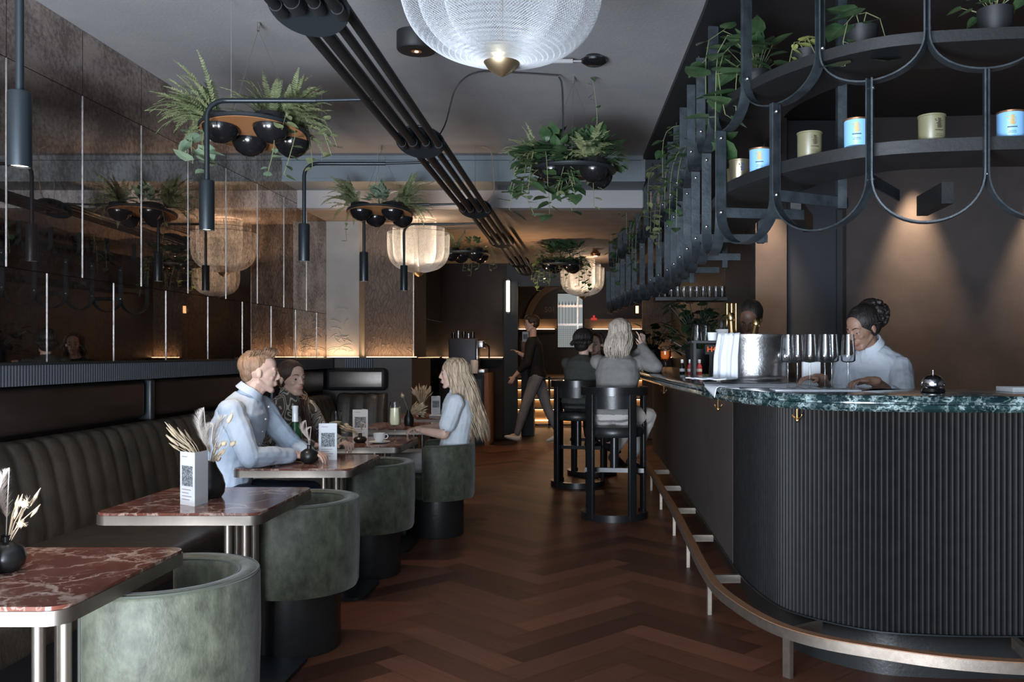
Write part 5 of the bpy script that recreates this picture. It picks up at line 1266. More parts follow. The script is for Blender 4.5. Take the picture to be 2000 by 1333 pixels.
# back ceiling details
for k, (x, y, z) in enumerate(((0.02, 12.0, 2.62), (-1.02, 12.6, 2.62))):
    t = thing('ceiling_spotlight', ['copper ceiling spotlight by the far end of the rack', 'copper ceiling spotlight above the tube light'][k], 'light', (x, y, z))
    MB().lathe([(0, 0), (0.06, 0), (0.07, 0.03), (0.03, 0.08), (0, 0.08)], n=20).build('housing', M['copper'], t)
    MB().lathe([(0, -0.002), (0.028, -0.002)], n=16).build('bulb', M['lampglow'], t)

# ================================================================ WARM LIGHTS
for x, p in ((1.28, 360), (2.34, 430), (3.24, 430)):
    o = thing('wall_downlight', {1.28: 'small downlight washing the narrow wall strip behind the bar', 2.34: 'small downlight washing the brown wall above the barwoman', 3.24: 'small downlight washing the brown wall at the right edge'}[x], 'light', (x, 6.42 if x < 2 else (6.60-0.35*((x-1.86)/2.2)**2-0.14), 2.74), group='downlights on the bar wall')
    MB().lathe([(0.028, 0), (0.034, 0), (0.034, 0.09), (0, 0.09)], n=16).build('cylinder', M['black'], o)
    MB().lathe([(0, 0.004), (0.028, 0.004)], n=16).build('light_face', M['lampglow'], o)
    MB().cyl((0, 0, 0.09), (0, 0, 0.28), 0.006, n=8).build('stem', M['black'], o)
    l = light('SPOT', 'downlight_beam', (0, 0, -0.01), p, (1.0, 0.70, 0.45), (radians(5), 0, 0), 0.04, angle=50, blend=1.0); l.parent = o
light('AREA', 'pillar_glow', (-2.63, 9.30, 1.285), 1.6, WARM, (radians(175), 0, 0), 0.32, 0.04)
light('AREA', 'relief_glow', (-2.15, 9.53, 1.285), 2.0, WARM, (radians(178), 0, 0), 0.55, 0.05)
light('AREA', 'back_left_glow', (-1.9, 13.72, 1.26), 3.0, WARM, (radians(178), 0, 0), 0.8, 0.06)
light('AREA', 'back_right_glow', (1.2, 13.72, 1.26), 2.0, WARM, (radians(178), 0, 0), 0.8, 0.06)
light('SPOT', 'back_room_lamp', (-0.6, 11.6, 2.62), 40, WARM, (0, 0, 0), 0.04, angle=150, blend=0.8)
light('SPOT', 'back_ceiling_wash', (-0.9, 10.8, 1.9), 30, WARM, (pi, 0, 0), 0.04, angle=150, blend=0.8)
light('SPOT', 'passage_lamp', (-1.7, 11.8, 2.6), 25, WARM, (0, 0, 0), 0.04, angle=130, blend=0.8)
light('SPOT', 'soffit_fill', (-2.2, 8.25, 2.42), 7, WARM, (pi, 0, 0), 0.015, angle=150, blend=0.8)  # added warm fill brightening the beam soffit from below, no fixture here
light('SPOT', 'soffit_fill', (-1.25, 8.25, 2.42), 6, WARM, (pi, 0, 0), 0.015, angle=150, blend=0.8)  # second added soffit fill, likewise without a lamp body
light('POINT', 'vestibule_lamp', (-0.6, 18.2, 2.5), 16, WARM, size=0.15)
light('AREA', 'stair_wash', (-0.3, 15.2, 2.5), 16, WARM, (0, 0, 0), 1.0, 0.8)
# ================================================================ PEOPLE
def skin(name, c, c2):
    m = mat(name, c, 0.5, col2=c2, nscale=14, bump=0.04, bscale=120); b = m.node_tree.nodes['Principled BSDF']
    b.inputs['Subsurface Weight'].default_value = 0.12; b.inputs['Subsurface Radius'].default_value = (0.02, 0.008, 0.004); return m
M['skin_fair'] = skin('fair_skin', (0.62, 0.40, 0.31), (0.68, 0.46, 0.365))
M['skin_tan'] = skin('tan_skin', (0.30, 0.165, 0.11), (0.36, 0.21, 0.15))
M['skin_dark'] = skin('brown_skin', (0.15, 0.08, 0.055), (0.19, 0.10, 0.07))
M['lips'] = mat('lips', (0.42, 0.15, 0.13), 0.4)
M['eyewhite'] = mat('eye_white', (0.36, 0.34, 0.32), 0.35)
M['iris'] = mat('dark_iris', (0.03, 0.02, 0.015), 0.15)
def hairmat(name, c, c2): return mat(name, c, 0.5, col2=c2, nscale=60, stretch=(1, 1, 0.06), bump=0.5, bscale=160, contrast=(0.38, 0.62))
M['hair_ginger'] = hairmat('light_brown_hair', (0.17, 0.095, 0.05), (0.33, 0.20, 0.12))
M['hair_brown'] = hairmat('dark_brown_hair', (0.030, 0.015, 0.010), (0.075, 0.038, 0.026))
M['hair_blonde'] = hairmat('blonde_hair', (0.24, 0.165, 0.10), (0.66, 0.52, 0.37))
M['hair_ash'] = hairmat('ash_blonde_hair', (0.34, 0.28, 0.22), (0.62, 0.54, 0.44))
M['hair_black'] = hairmat('black_hair', (0.008, 0.006, 0.006), (0.022, 0.017, 0.015))
def fabric(name, c, c2, sheen=0.1, sc=7): return mat(name, c, 0.85, col2=c2, nscale=4, bump=0.55, bscale=sc, detail=4, stretch=(1, 1, 0.7))
M['shirt_blue'] = fabric('pale_blue_cotton', (0.46, 0.55, 0.66), (0.52, 0.60, 0.70), sc=16)
M['tee_white'] = fabric('white_cotton_tee', (0.60, 0.65, 0.70), (0.66, 0.70, 0.74), sc=16)
M['shirt_white'] = fabric('white_shirt', (0.55, 0.60, 0.67), (0.62, 0.66, 0.72), sc=14)
M['knit_grey'] = fabric('grey_knit', (0.17, 0.165, 0.155), (0.23, 0.22, 0.21), sc=20)
M['jacket_olive'] = fabric('dark_olive_jacket', (0.035, 0.038, 0.033), (0.055, 0.058, 0.05), sc=12)
M['black_fabric'] = fabric('black_fabric', (0.004, 0.005, 0.007), (0.007, 0.008, 0.010))
M['navy'] = fabric('navy_trousers', (0.012, 0.018, 0.035), (0.02, 0.028, 0.05))
M['trouser_grey'] = fabric('grey_trousers', (0.17, 0.18, 0.20), (0.24, 0.25, 0.27))
M['trouser_white'] = fabric('off_white_trousers', (0.48, 0.45, 0.42), (0.56, 0.53, 0.5))
M['shoe_white'] = mat('white_shoe', (0.62, 0.62, 0.62), 0.5)
M['shoe_black'] = mat('black_shoe', (0.012, 0.012, 0.012), 0.4)
# swirl patterned blouse
m, nt, b = nmat('swirl_print'); co = coords(nt, (1, 1, 0.6))
n1 = N(nt, 'ShaderNodeTexNoise', i_Scale=11, i_Detail=0, i_Distortion=1.2); L(nt, co, n1.inputs['Vector'])
mm = N(nt, 'ShaderNodeMath', operation='MULTIPLY'); L(nt, n1.outputs[0], mm.inputs[0]); mm.inputs[1].default_value = 62
sn = N(nt, 'ShaderNodeMath', operation='SINE'); L(nt, mm.outputs[0], sn.inputs[0])
r1 = ramp(nt, [(0.36, (0.085, 0.070, 0.056)), (0.50, (0.50, 0.46, 0.39))], sn.outputs[0]); L(nt, r1.outputs[0], b.inputs['Base Color']); b.inputs['Roughness'].default_value = 0.8
M['swirl'] = m

SC2 = bpy.data.scenes.new('workbench')
def remesh(mb, name, m, parent, vox=0.006, sm=4, disp=0.0):
    me0 = bpy.data.meshes.new('tmp'); me0.from_pydata(mb.v, [], mb.f); o = bpy.data.objects.new('tmp', me0); SC2.collection.objects.link(o)
    r = o.modifiers.new('r', 'REMESH'); r.mode = 'VOXEL'; r.voxel_size = vox
    s = o.modifiers.new('s', 'SMOOTH'); s.factor = 0.5; s.iterations = sm
    SC2.view_layers[0].update(); dg = SC2.view_layers[0].depsgraph
    me = bpy.data.meshes.new_from_object(o.evaluated_get(dg)); old = o.data
    bpy.data.objects.remove(o); bpy.data.meshes.remove(old)
    me.name = name; me.materials.clear(); me.materials.append(m); me.shade_smooth()
    if disp:
        nrm = [v.normal.copy() for v in me.vertices]
        for v, vn in zip(me.vertices, nrm):
            p = v.co.copy(); d = noise.noise(V((p.x*9, p.y*9, p.z*14)))+0.5*noise.noise(V((p.x*24, p.y*24, p.z*30)))
            v.co = p+vn*disp*d
    o = bpy.data.objects.new(name, me); COL.objects.link(o); o.parent = parent; return o
def ering(mb, secs, n=20):
    """loft of elliptical rings: (centre, right vec, half width, half depth)"""
    base = len(mb.v); m_ = len(secs); cs = [V(s[0]) for s in secs]
    for i, (c, rt, a, b_) in enumerate(secs):
        ax = (cs[min(i+1, m_-1)]-cs[max(i-1, 0)]).normalized(); rt = V(rt); rt = (rt-ax*rt.dot(ax)).normalized(); fw = ax.cross(rt)
        for k in range(n):
            t = 2*pi*k/n; ca, sa = cos(t), sin(t)
            ca = math.copysign(abs(ca)**0.85, ca); sa = math.copysign(abs(sa)**0.85, sa)
            mb.v.append(tuple(V(c)+rt*a*ca+fw*b_*sa))
    for i in range(m_-1):
        for k in range(n):
            a = base+i*n+k; b2 = base+i*n+(k+1) % n; mb.f.append((a, b2, b2+n, a+n))
    mb.f.append(tuple(base+k for k in range(n-1, -1, -1))); mb.f.append(tuple(base+(m_-1)*n+k for k in range(n)))
def hand(mb, wr, d, nrm, side, curl=0.5, s=1.0):
    """wr wrist point, d pointing direction, nrm palm normal (palm side), side +1/-1 puts the thumb"""
    wr, d, nrm = V(wr), V(d).normalized(), V(nrm).normalized(); nrm = (nrm-d*nrm.dot(d)).normalized(); x = d.cross(nrm)*side
    rot = Matrix((x, d, nrm)).transposed()
    pc = wr+d*0.05*s; mb.ell(pc, (0.040*s, 0.052*s, 0.0155*s), rot, 12, 8); mb.cap(wr-d*0.02, 0.024*s, wr+d*0.03*s, 0.026*s, 10)
    for k, (off, ln) in enumerate(((0.030, 0.070), (0.010, 0.078), (-0.0105, 0.073), (-0.029, 0.058))):
        b0 = wr+(d*0.085+x*off*1.02)*s; c = curl*(0.8+0.15*k); a1, a2, a3 = c*0.6, c*1.5, c*2.1
        q = b0
        for (an, l_, r_) in ((a1, 0.42, 0.0092), (a2, 0.32, 0.0085), (a3, 0.26, 0.0075)):
            dd = (d*cos(an)+nrm*sin(an)+x*off*1.2).normalized(); e_ = q+dd*ln*l_*s; mb.cap(q, r_*s, e_, r_*0.93*s, 8); q = e_
    t0 = wr+(d*0.028+x*0.028+nrm*0.004)*s; t1 = t0+(d*0.55+x*0.75+nrm*0.25).normalized()*0.036*s; t2 = t1+(d*0.85+x*0.25+nrm*0.35).normalized()*0.030*s
    mb.cap(t0, 0.013*s, t1, 0.0105*s, 8); mb.cap(t1, 0.0105*s, t2, 0.008*s, 8)
class Head:
    def __init__(s, c, f, up=(0, 0, 1), sc=1.0):
        s.c = V(c); f = V(f).normalized(); up = V(up); r = f.cross(up).normalized(); u = r.cross(f).normalized(); s.r, s.f, s.u, s.s = r, f, u, sc
        s.rot = Matrix((r, f, u)).transposed()
    def p(s, x, y, z): return s.c+(s.r*x+s.f*y+s.u*z)*s.s
    def ell(s, mb, c, r, n=16, m=12): mb.ell(s.p(*c), tuple(q*s.s for q in r), s.rot, n, m)
    def cap(s, mb, a, ra, b, rb): mb.cap(s.p(*a), ra*s.s, s.p(*b), rb*s.s, 10)
    def build(s, mb, male=True):
        e = s.ell; c = s.cap
        e(mb, (0, -0.018, 0.036), (0.073, 0.093, 0.082), 24, 16); e(mb, (0, 0.022, 0.004), (0.0605, 0.066, 0.074), 24, 18); e(mb, (0, 0.026, -0.046), (0.049 if male else 0.046, 0.056, 0.054), 22, 16)
        e(mb, (0, 0.018, 0.045), (0.062, 0.066, 0.060), 20, 14)
        j = 1.08 if male else 0.94
        for sg in (-1, 1):
            c(mb, (sg*0.041*j, -0.004, -0.048), 0.018, (sg*0.017, 0.060, -0.088), 0.018)
            e(mb, (sg*0.030, 0.054, -0.022), (0.021, 0.020, 0.020), 12, 8)
            e(mb, (sg*0.074, -0.010, -0.004), (0.008, 0.016, 0.027), 12, 8)
            c(mb, (sg*0.012, 0.0815, 0.026), 0.0095, (sg*0.040, 0.066, 0.027), 0.010)
            e(mb, (sg*0.030, 0.0725, 0.0105), (0.0155, 0.010, 0.006), 10, 6); e(mb, (sg*0.030, 0.071, -0.007), (0.015, 0.010, 0.005), 10, 6)
            e(mb, (sg*0.0105, 0.0935, -0.027), (0.0075, 0.009, 0.0065), 8, 6)
        e(mb, (0, 0.065, -0.092), (0.019*j, 0.018, 0.016), 12, 8)
        c(mb, (0, 0.084, 0.020), 0.0078, (0, 0.1015, -0.021), 0.0090); e(mb, (0, 0.078, -0.052), (0.024, 0.014, 0.019), 12, 8)
        c(mb, (-0.013, 0.0885, -0.0505), 0.0050, (0.013, 0.0885, -0.0505), 0.0050); c(mb, (-0.011, 0.0875, -0.060), 0.0058, (0.011, 0.0875, -0.060), 0.0058)
        c(mb, (0, 0.026, -0.066), 0.026, (0, -0.012, -0.10), 0.042)
    def details(s, parent, browm, male=True, open_=1.0):
        for sg in (-1, 1):
            mb = MB(); s.ell(mb, (sg*0.030, 0.0715, 0.002), (0.0125, 0.0105, 0.0075*open_), 14, 10); o = mb.build('eye', M['eyewhite'], parent)
            mb = MB(); s.ell(mb, (sg*0.030, 0.0795, 0.0015), (0.0064, 0.0040, 0.0068*open_), 12, 8); mb.build('iris', M['iris'], o)
            mb = MB(); k = 4
            mb.tube([s.p(sg*(0.014+0.034*i/k), 0.0900-0.020*(i/k)**1.6, 0.026+0.006*sin(pi*i/k)) for i in range(k+1)], [q*s.s for q in (0.0034, 0.0044, 0.0042, 0.0032, 0.001)], 6, flat=0.6); mb.build('eyebrow', browm, parent)
            mb = MB(); mb.tube([s.p(sg*(0.017+0.027*i/k), 0.0815-0.012*(i/k)**1.8, 0.0065+0.003*sin(pi*i/k)) for i in range(k+1)], 0.0014*s.s, 5); mb.build('lashes', M['iris'], parent)
        mb = MB()
        mb.tube([s.p(x, 0.0942-abs(x)*0.42, -0.0505+0.0012*cos(x*200)) for x in (-0.022, -0.012, 0, 0.012, 0.022)], [q*s.s for q in (0.001, 0.0034, 0.0032, 0.0034, 0.001)], 6)
        mb.tube([s.p(x, 0.0936-abs(x)*0.42, -0.0590) for x in (-0.020, -0.010, 0, 0.010, 0.020)], [q*s.s for q in (0.001, 0.0042, 0.0046, 0.0042, 0.001)], 6)
        mb.build('lips', M['lips'], parent)
    def haircap(s, mb, front=0.0, grow=1.0, low=0.0):
        s.ell(mb, (0, -0.028+front, 0.046), (0.083*grow, 0.096*grow, 0.084*grow), 24, 16)
        s.ell(mb, (0, -0.050, 0.000-low), (0.076*grow, 0.066*grow, 0.066*grow), 20, 14)
def strands(H, name, m, parent, hang, n=230, seed=1, back=0.0, az0=62, width=0.0075, wave=0.006, side_bias=0.0, gather=None, part=0.0, vol=1.07, front=0.062):
    rnd = random.Random(seed); mb = MB(); s = H.s
    for i in range(n):
        az = radians(rnd.uniform(az0, 360-az0)); ca, sa = cos(az), sin(az)            # 0 = forward
        st = H.p(part+rnd.uniform(-0.01, 0.01), rnd.uniform(-0.07, front)*1.0, 0.122)
        pts = []; k = 7; rr = rnd.uniform(0.98, vol)
        for j in range(k+1):
            el = radians(78-88*j/k); x = 0.083*rr*sa*cos(el); y = -0.024+0.097*rr*ca*cos(el); z = 0.040+0.086*rr*sin(el)
            q = H.p(x, y, z); t = j/k
            pts.append(st.lerp(q, min(1, t*1.5+0.1)) if j < 5 else q)
        ln = hang*rnd.uniform(0.8, 1.06); q = pts[-1].copy(); ph = rnd.random()*6.28; out = (q-H.c); out.z = 0; out = out.normalized() if out.length > 1e-4 else V((0, 0, 0))
        m_ = 8
        for j in range(1, m_+1):
            t = j/m_; p = q+V((0, 0, -ln*t))+out*(0.012*sin(pi*t))*s+H.f*(-0.03*t+back*t)+V((cos(ph), sin(ph), 0))*wave*sin(t*7+ph)
            if gather is not None:
                g = V(gather[0]).lerp(V(gather[1]), max(0, (t-0.3)/0.7)); w_ = min(1, t*2.6); p = p.lerp(g+V((cos(ph), sin(ph), 0))*0.024*(1-0.5*t)*rnd.uniform(.4, 1), w_)
            pts.append(p)
        rs = [width*s*(0.7 if j < 2 else 1.0)*(1 if j < len(pts)-4 else max(0.08, (len(pts)-1-j)/4)) for j in range(len(pts))]
        mb.tube(pts, rs, 5, flat=0.5)
    return mb.build(name, m, parent, ang=0)

def limb(mb, a, ra, b, rb, c=None, rc=None, n=14):
    mb.cap(a, ra, b, rb, n)
    if c is not None: mb.cap(b, rb, c, rc, n)
def person(label, J, skinm, top, topm, bottom, botm, sleeves='long', head_sc=1.0, male=True, vox=0.006, w=1.0, hair=None, brow='hair_brown', shoes='shoe_black', face=True, feet=True, loc=(0, 0, 0), legs=True, eyes_open=1.0, hands=True, neck_r=0.05, disp=0.004, collar=True):
    t = thing('person', label, 'person', loc); O = V(loc)
    def P(k): return V(J[k])-O
    rt = (P('sh_r')-P('sh_l')).normalized()
    tr = [(P('pel')+V((0, 0, -0.06)), 0.125*w, 0.10*w), (P('pel'), 0.165*w, 0.115*w), (P('pel').lerp(P('chest'), 0.42), 0.135*w, 0.098*w), (P('chest'), 0.160*w, 0.115*w), (P('chest').lerp(P('neck'), 0.55), 0.150*w, 0.10*w), (P('chest').lerp(P('neck'), 0.86), 0.09*w, 0.07), (P('neck'), 0.055, 0.055)]
    H = Head(P('head'), J['face'], J.get('up', (0, 0, 1)), head_sc)
    def torso(mb, g, upto=7, frm=0): ering(mb, [(c, rt, a+g, b_+g) for c, a, b_ in tr[frm:upto]])
    aw = w*(1.0 if male else 0.88); arm_r = (0.056*aw, 0.046*aw, 0.040*aw, 0.026)
    def arm(mb, sd, g, part=1.0):
        sh, el, wr = P('sh_'+sd), P('el_'+sd), P('wr_'+sd)
        mb.cap(P('chest').lerp(P('neck'), 0.5)+(sh-P('neck'))*0.35, arm_r[0]*1.05+g, sh, arm_r[0]*0.98+g)
        e2 = el if part >= 0.5 else sh.lerp(el, part*2)
        mb.cap(sh, arm_r[0]+g, e2, (arm_r[1] if part >= 0.5 else arm_r[0]*0.98)+g)
        if part > 0.5:
            w2 = el.lerp(wr, (part-0.5)*2*0.97); mb.cap(el, arm_r[1]+g, el.lerp(w2, 0.4), arm_r[2]+0.002+g); mb.cap(el.lerp(w2, 0.4), arm_r[2]+0.002+g, w2, arm_r[3]+0.004+g)
    def leg(mb, sd, g, frac=1.0):
        hp, kn, an = P('hip_'+sd), P('kn_'+sd), P('an_'+sd)
        mb.cap(hp, 0.088*w+g, kn, 0.058*w+g); e_ = kn.lerp(an, frac); mb.cap(kn, 0.058*w+g, kn.lerp(e_, 0.4), 0.054*w+g); mb.cap(kn.lerp(e_, 0.4), 0.054*w+g, e_, 0.036+g)
    mb = MB(); torso(mb, -0.004); H.build(mb, male)
    mb.cap(P('neck')+V((0, 0, -0.03)), neck_r*1.12, H.p(0, -0.022, -0.055), neck_r*0.98)
    for sd in 'lr':
        arm(mb, sd, -0.003, 1.0)
        if hands:
            wr = P('wr_'+sd); d = V(J.get('hd_'+sd, P('wr_'+sd)-P('el_'+sd))); hand(mb, wr, d, J.get('hn_'+sd, (0, 0, -1)), J.get('hs_'+sd, 1 if sd == 'r' else -1), J.get('hc_'+sd, 0.5), 0.95 if male else 0.86)
        if legs:
            leg(mb, sd, -0.006)
            if feet: mb.cap(P('an_'+sd), 0.036, P('an_'+sd)+V(J['toe_'+sd]).normalized()*0.09+V((0, 0, -0.03)), 0.024)
    remesh(mb, 'body', skinm, t, vox, 5)
    # top
    mb = MB(); torso(mb, 0.012, 7)
    for sd in 'lr': arm(mb, sd, 0.011 if sleeves == 'long' else 0.016, {'long': 1.0, 'short': 0.30, 'half': 0.34, 'roll': 0.78}[sleeves])
    if collar or top == 'high':
        a = P('neck')+V((0, 0, -0.005)); mb.cap(a+V((0, 0, -0.05)), 0.075, a+(H.p(0, -0.022, -0.055)-a)*(0.05 if top != 'high' else 0.5), 0.060)
    sh_ = remesh(mb, {'shirt': 'shirt', 'tee': 'tee_shirt', 'high': 'blouse', 'jacket': 'jacket'}[top], topm, t, vox*1.05, 4, disp)
    if top == 'shirt':
        a = P('neck'); ax = (H.p(0, -0.022, -0.055)-a).normalized(); f = H.f; rr = 0.060
        u, w_ = MB().frame(ax); mb = MB(); ff = (V((f.x, f.y, 0)).normalized()); rgt = ff.cross(ax).normalized(); ff = ax.cross(rgt)*1
        for i in range(33):
            an = radians(22+316*i/32); o = ff*cos(an)+rgt*sin(an)
            for (r_, z) in ((rr*0.98, 0.050), (rr+0.006, 0.049), (rr+0.020, 0.012), (rr+0.014, 0.010)):
                mb.v.append(tuple(a+o*r_+ax*(z-0.018*max(0, cos(an)))))
        for i in range(32):
            for k in range(4): p, q = i*4+k, i*4+(k+1) % 4; mb.f.append((p, q, q+4, p+4))
        mb.f += [(3, 2, 1, 0), (128, 129, 130, 131)]
        mb.build('collar', topm, sh_, ang=40, fix=True)
    if legs:
        mb = MB(); ering(mb, [(c, rt, a+0.010, b_+0.010) for c, a, b_ in tr[0:2]])
        for sd in 'lr': leg(mb, sd, 0.010, J.get('hem', 0.93))
        remesh(mb, 'trousers', botm, t, vox*1.2, 4, disp)
        if feet:
            for sd in 'lr':
                an, td = P('an_'+sd), V(J['toe_'+sd]); mb = MB(); td_ = td.normalized(); lo = V((0, 0, -0.045)) if J.get('flat_'+sd, True) else V((0, 0, -0.03))
                ering(mb, [(an+lo-td_*0.055+V((0, 0, .012)), td_.cross(V((0, 0, 1))), 0.028, 0.034), (an+lo+td_*0.0, td_.cross(V((0, 0, 1))), 0.036, 0.046), (an+lo+td_*0.09+V((0, 0, -.008)), td_.cross(V((0, 0, 1))), 0.045, 0.034), (an+lo+td_*0.155+V((0, 0, -.014)), td_.cross(V((0, 0, 1))), 0.040, 0.024), (an+lo+td_*0.185+V((0, 0, -.016)), td_.cross(V((0, 0, 1))), 0.022, 0.014)])
                remesh(mb, 'shoe', M[shoes], t, 0.007, 2)
    if face: H.details(t, M[brow], male, eyes_open)
    return t, H
def lerp3(a, b, t): return tuple(a[i]+(b[i]-a[i])*t for i in range(3))

# --- man in pale blue shirt
Jm = dict(pel=(-1.99, 4.80, 0.545), chest=(-1.90, 4.80, 0.93), neck=(-1.850, 4.80, 1.098), head=(-1.795, 4.815, 1.212), face=(0.90, 0.42, -0.06),
          sh_r=(-1.875, 4.64, 1.02), sh_l=(-1.845, 4.96, 1.02), el_r=(-1.765, 4.60, 0.785), wr_r=(-1.635, 4.83, 0.768), el_l=(-1.70, 5.05, 0.79), wr_l=(-1.57, 4.93, 0.768),
          hd_r=(0.55, 0.8, -0.05), hd_l=(0.9, -0.4, 0), hn_r=(-0.3, 0.2, -1), hc_r=0.9, hc_l=0.7,
          hip_r=(-1.97, 4.71, 0.535), hip_l=(-1.97, 4.89, 0.535), kn_r=(-1.60, 4.74, 0.545), kn_l=(-1.58, 4.98, 0.545), an_r=(-1.66, 4.74, 0.085), an_l=(-1.66, 4.99, 0.085), toe_r=(1, 0, 0), toe_l=(1, 0.1, 0))
t, H = person('man with short light hair in a pale blue shirt leaning on the marble table', Jm, M['skin_fair'], 'shirt', M['shirt_blue'], 'trousers', M['navy'], 'long', 0.985, True, 0.0042, 1.0, brow='hair_ginger', loc=(-1.99, 4.8, 0), disp=0.007)
mb = MB(); H.ell(mb, (0, -0.028, 0.044), (0.0752, 0.092, 0.080), 24, 16); H.ell(mb, (0, 0.006, 0.092), (0.056, 0.066, 0.030), 18, 12); H.ell(mb, (0, -0.062, 0.002), (0.062, 0.042, 0.058), 18, 12)
cap_ = remesh(mb, 'hair', M['hair_ginger'], t, 0.0045, 2)
rnd = random.Random(4); mb = MB()
for i in range(900):
    x = rnd.uniform(-0.062, 0.062); y = rnd.uniform(-0.085, 0.066); q = (x/0.075)**2+(y/0.10)**2
    if q > 1: continue
    z = 0.092+0.032*sqrt(max(0, 1-q)); ln = 0.016+0.008*(y > 0.0)
    b0 = H.p(x, y, z-0.010); b1 = H.p(x*1.05+rnd.uniform(-.006, .006), y+ln*0.55, z+ln*0.35); b2 = H.p(x*1.05+rnd.uniform(-.01, .01), y+ln*0.75, z+ln*(0.85 if y > 0 else 0.3))
    mb.tube([b0, b1, b2], [0.0028, 0.0024, 0.0006], 4)
mb.build('hair_tufts', M['hair_ginger'], cap_, ang=0)
mb = MB()
for k in range(6): p = V(lerp3(Jm['neck'], Jm['pel'], 0.12+0.12*k))-V((-1.99, 4.8, 0))+V((0.125, 0, -0.0)); mb.ell(p, 0.005, nu=8, nv=6)
mb.build('buttons', M['porcelain'], t)

# --- woman in swirl blouse
Jw = dict(pel=(-2.03, 5.52, 0.545), chest=(-1.905, 5.50, 0.86), neck=(-1.87, 5.49, 1.048), head=(-1.845, 5.475, 1.158), face=(0.82, -0.57, 0.02),
          sh_r=(-1.965, 5.355, 0.975), sh_l=(-1.80, 5.63, 0.975), el_r=(-1.87, 5.30, 0.785), wr_r=(-1.66, 5.26, 0.772), el_l=(-1.68, 5.62, 0.79), wr_l=(-1.52, 5.42, 0.775),
          hd_r=(0.95, 0.2, 0), hd_l=(0.6, -0.7, 0), hc_r=0.8, hc_l=0.9,
          hip_r=(-2.0, 5.43, 0.53), hip_l=(-2.0, 5.61, 0.53), kn_r=(-1.60, 5.38, 0.54), kn_l=(-1.60, 5.56, 0.54), an_r=(-1.62, 5.38, 0.08), an_l=(-1.62, 5.56, 0.08), toe_r=(1, 0, 0), toe_l=(1, 0, 0))
t, H = person('dark-haired woman in a brown and cream swirl blouse seated beside the man', Jw, M['skin_fair'], 'high', M['swirl'], 'trousers', M['trouser_white'], 'long', 0.945, False, 0.0042, 0.98, brow='hair_brown', loc=(-2.03, 5.52, 0), disp=0.006, neck_r=0.046)
mb = MB(); H.haircap(mb, front=0.010, grow=1.0); remesh(mb, 'hair', M['hair_brown'], t, 0.005, 2)
O = V((-2.03, 5.52, 0))
mb = MB(); rnd = random.Random(12)
pth = [H.p(0.0, -0.095, 0.02), H.p(-0.055, -0.075, -0.07), H.p(-0.085, 0.00, -0.125), V((-1.755, 5.395, 1.00))-O, V((-1.735, 5.395, 0.93))-O, V((-1.725, 5.40, 0.85))-O]
for i in range(70):
    j = V((rnd.gauss(0, 1), rnd.gauss(0, 1), rnd.gauss(0, 0.6)))*0.010; ph = rnd.random()*6.28
    pp = catmull([p+j*(0.5 if q == 0 else 1.25 if q < 4 else 1.0)+V((0.004*sin(q*1.7+ph), 0.004*cos(q*1.7+ph), 0)) for q, p in enumerate(pth)], 4)
    mb.tube(pp, [0.0042*(1 if q < len(pp)-5 else (len(pp)-q)/6) for q in range(len(pp))], 5)
mb.build('side_ponytail', M['hair_brown'], t, ang=0)
er = MB(); er.tube([H.p(0.083, -0.006, -0.034+0.012*0)+V((0.006*cos(a), 0, 0.010*sin(a)-0.008)) for a in [k*pi/6 for k in range(13)]], 0.0016, 6); er.build('earring', M['gold'], t)

# --- blonde woman in white tee on the tub chair
Jb = dict(pel=(-1.02, 6.52, 0.545), chest=(-0.985, 6.54, 0.88), neck=(-1.0, 6.54, 1.035), head=(-1.025, 6.53, 1.165), face=(-0.985, -0.14, -0.02),
          sh_l=(-0.985, 6.375, 0.965), sh_r=(-0.985, 6.70, 0.965), el_l=(-1.055, 6.315, 0.745), wr_l=(-1.22, 6.39, 0.765), el_r=(-1.13, 6.74, 0.76), wr_r=(-1.27, 6.55, 0.765),
          hd_l=(-0.3, 0.35, 0.12), hd_r=(-0.8, -0.5, 0), hn_l=(0.2, 0.2, -1), hs_l=-1, hc_l=0.9, hc_r=0.9,
          hip_l=(-1.04, 6.43, 0.53), hip_r=(-1.04, 6.61, 0.53), kn_l=(-1.42, 6.36, 0.545), kn_r=(-1.42, 6.60, 0.545), an_l=(-1.38, 6.36, 0.08), an_r=(-1.38, 6.60, 0.08), toe_l=(-1, 0, 0), toe_r=(-1, 0, 0))
t, H = person('woman with very long blonde hair in a white tee sitting on the fourth tub chair', Jb, M['skin_fair'], 'tee', M['tee_white'], 'trousers', M['trouser_white'], 'half', 0.96, False, 0.0045, 0.97, brow='hair_brown', loc=(-1.02, 6.52, 0), disp=0.005, neck_r=0.045)
mb = MB(); H.haircap(mb, front=0.012, grow=1.01, low=0.01); remesh(mb, 'hair_crown', M['hair_blonde'], t, 0.006, 2)
strands(H, 'long_hair', M['hair_blonde'], t, 0.50, 380, 5, az0=48, width=0.0074, wave=0.012, back=-0.11, vol=1.12, front=0.078)
# tattoo-like small marks on the upper arm
mb = MB()
for k in range(5):
    q = V(lerp3(Jb['sh_l'], Jb['el_l'], 0.62+0.07*k))-V((-1.02, 6.52, 0))+V((0.012*(-1)**k, -0.0475, 0.0)); mb.ell(q, (0.008, 0.002, 0.006), nu=8, nv=6)
mb.build('tattoo_marks', M['greytext'], t)

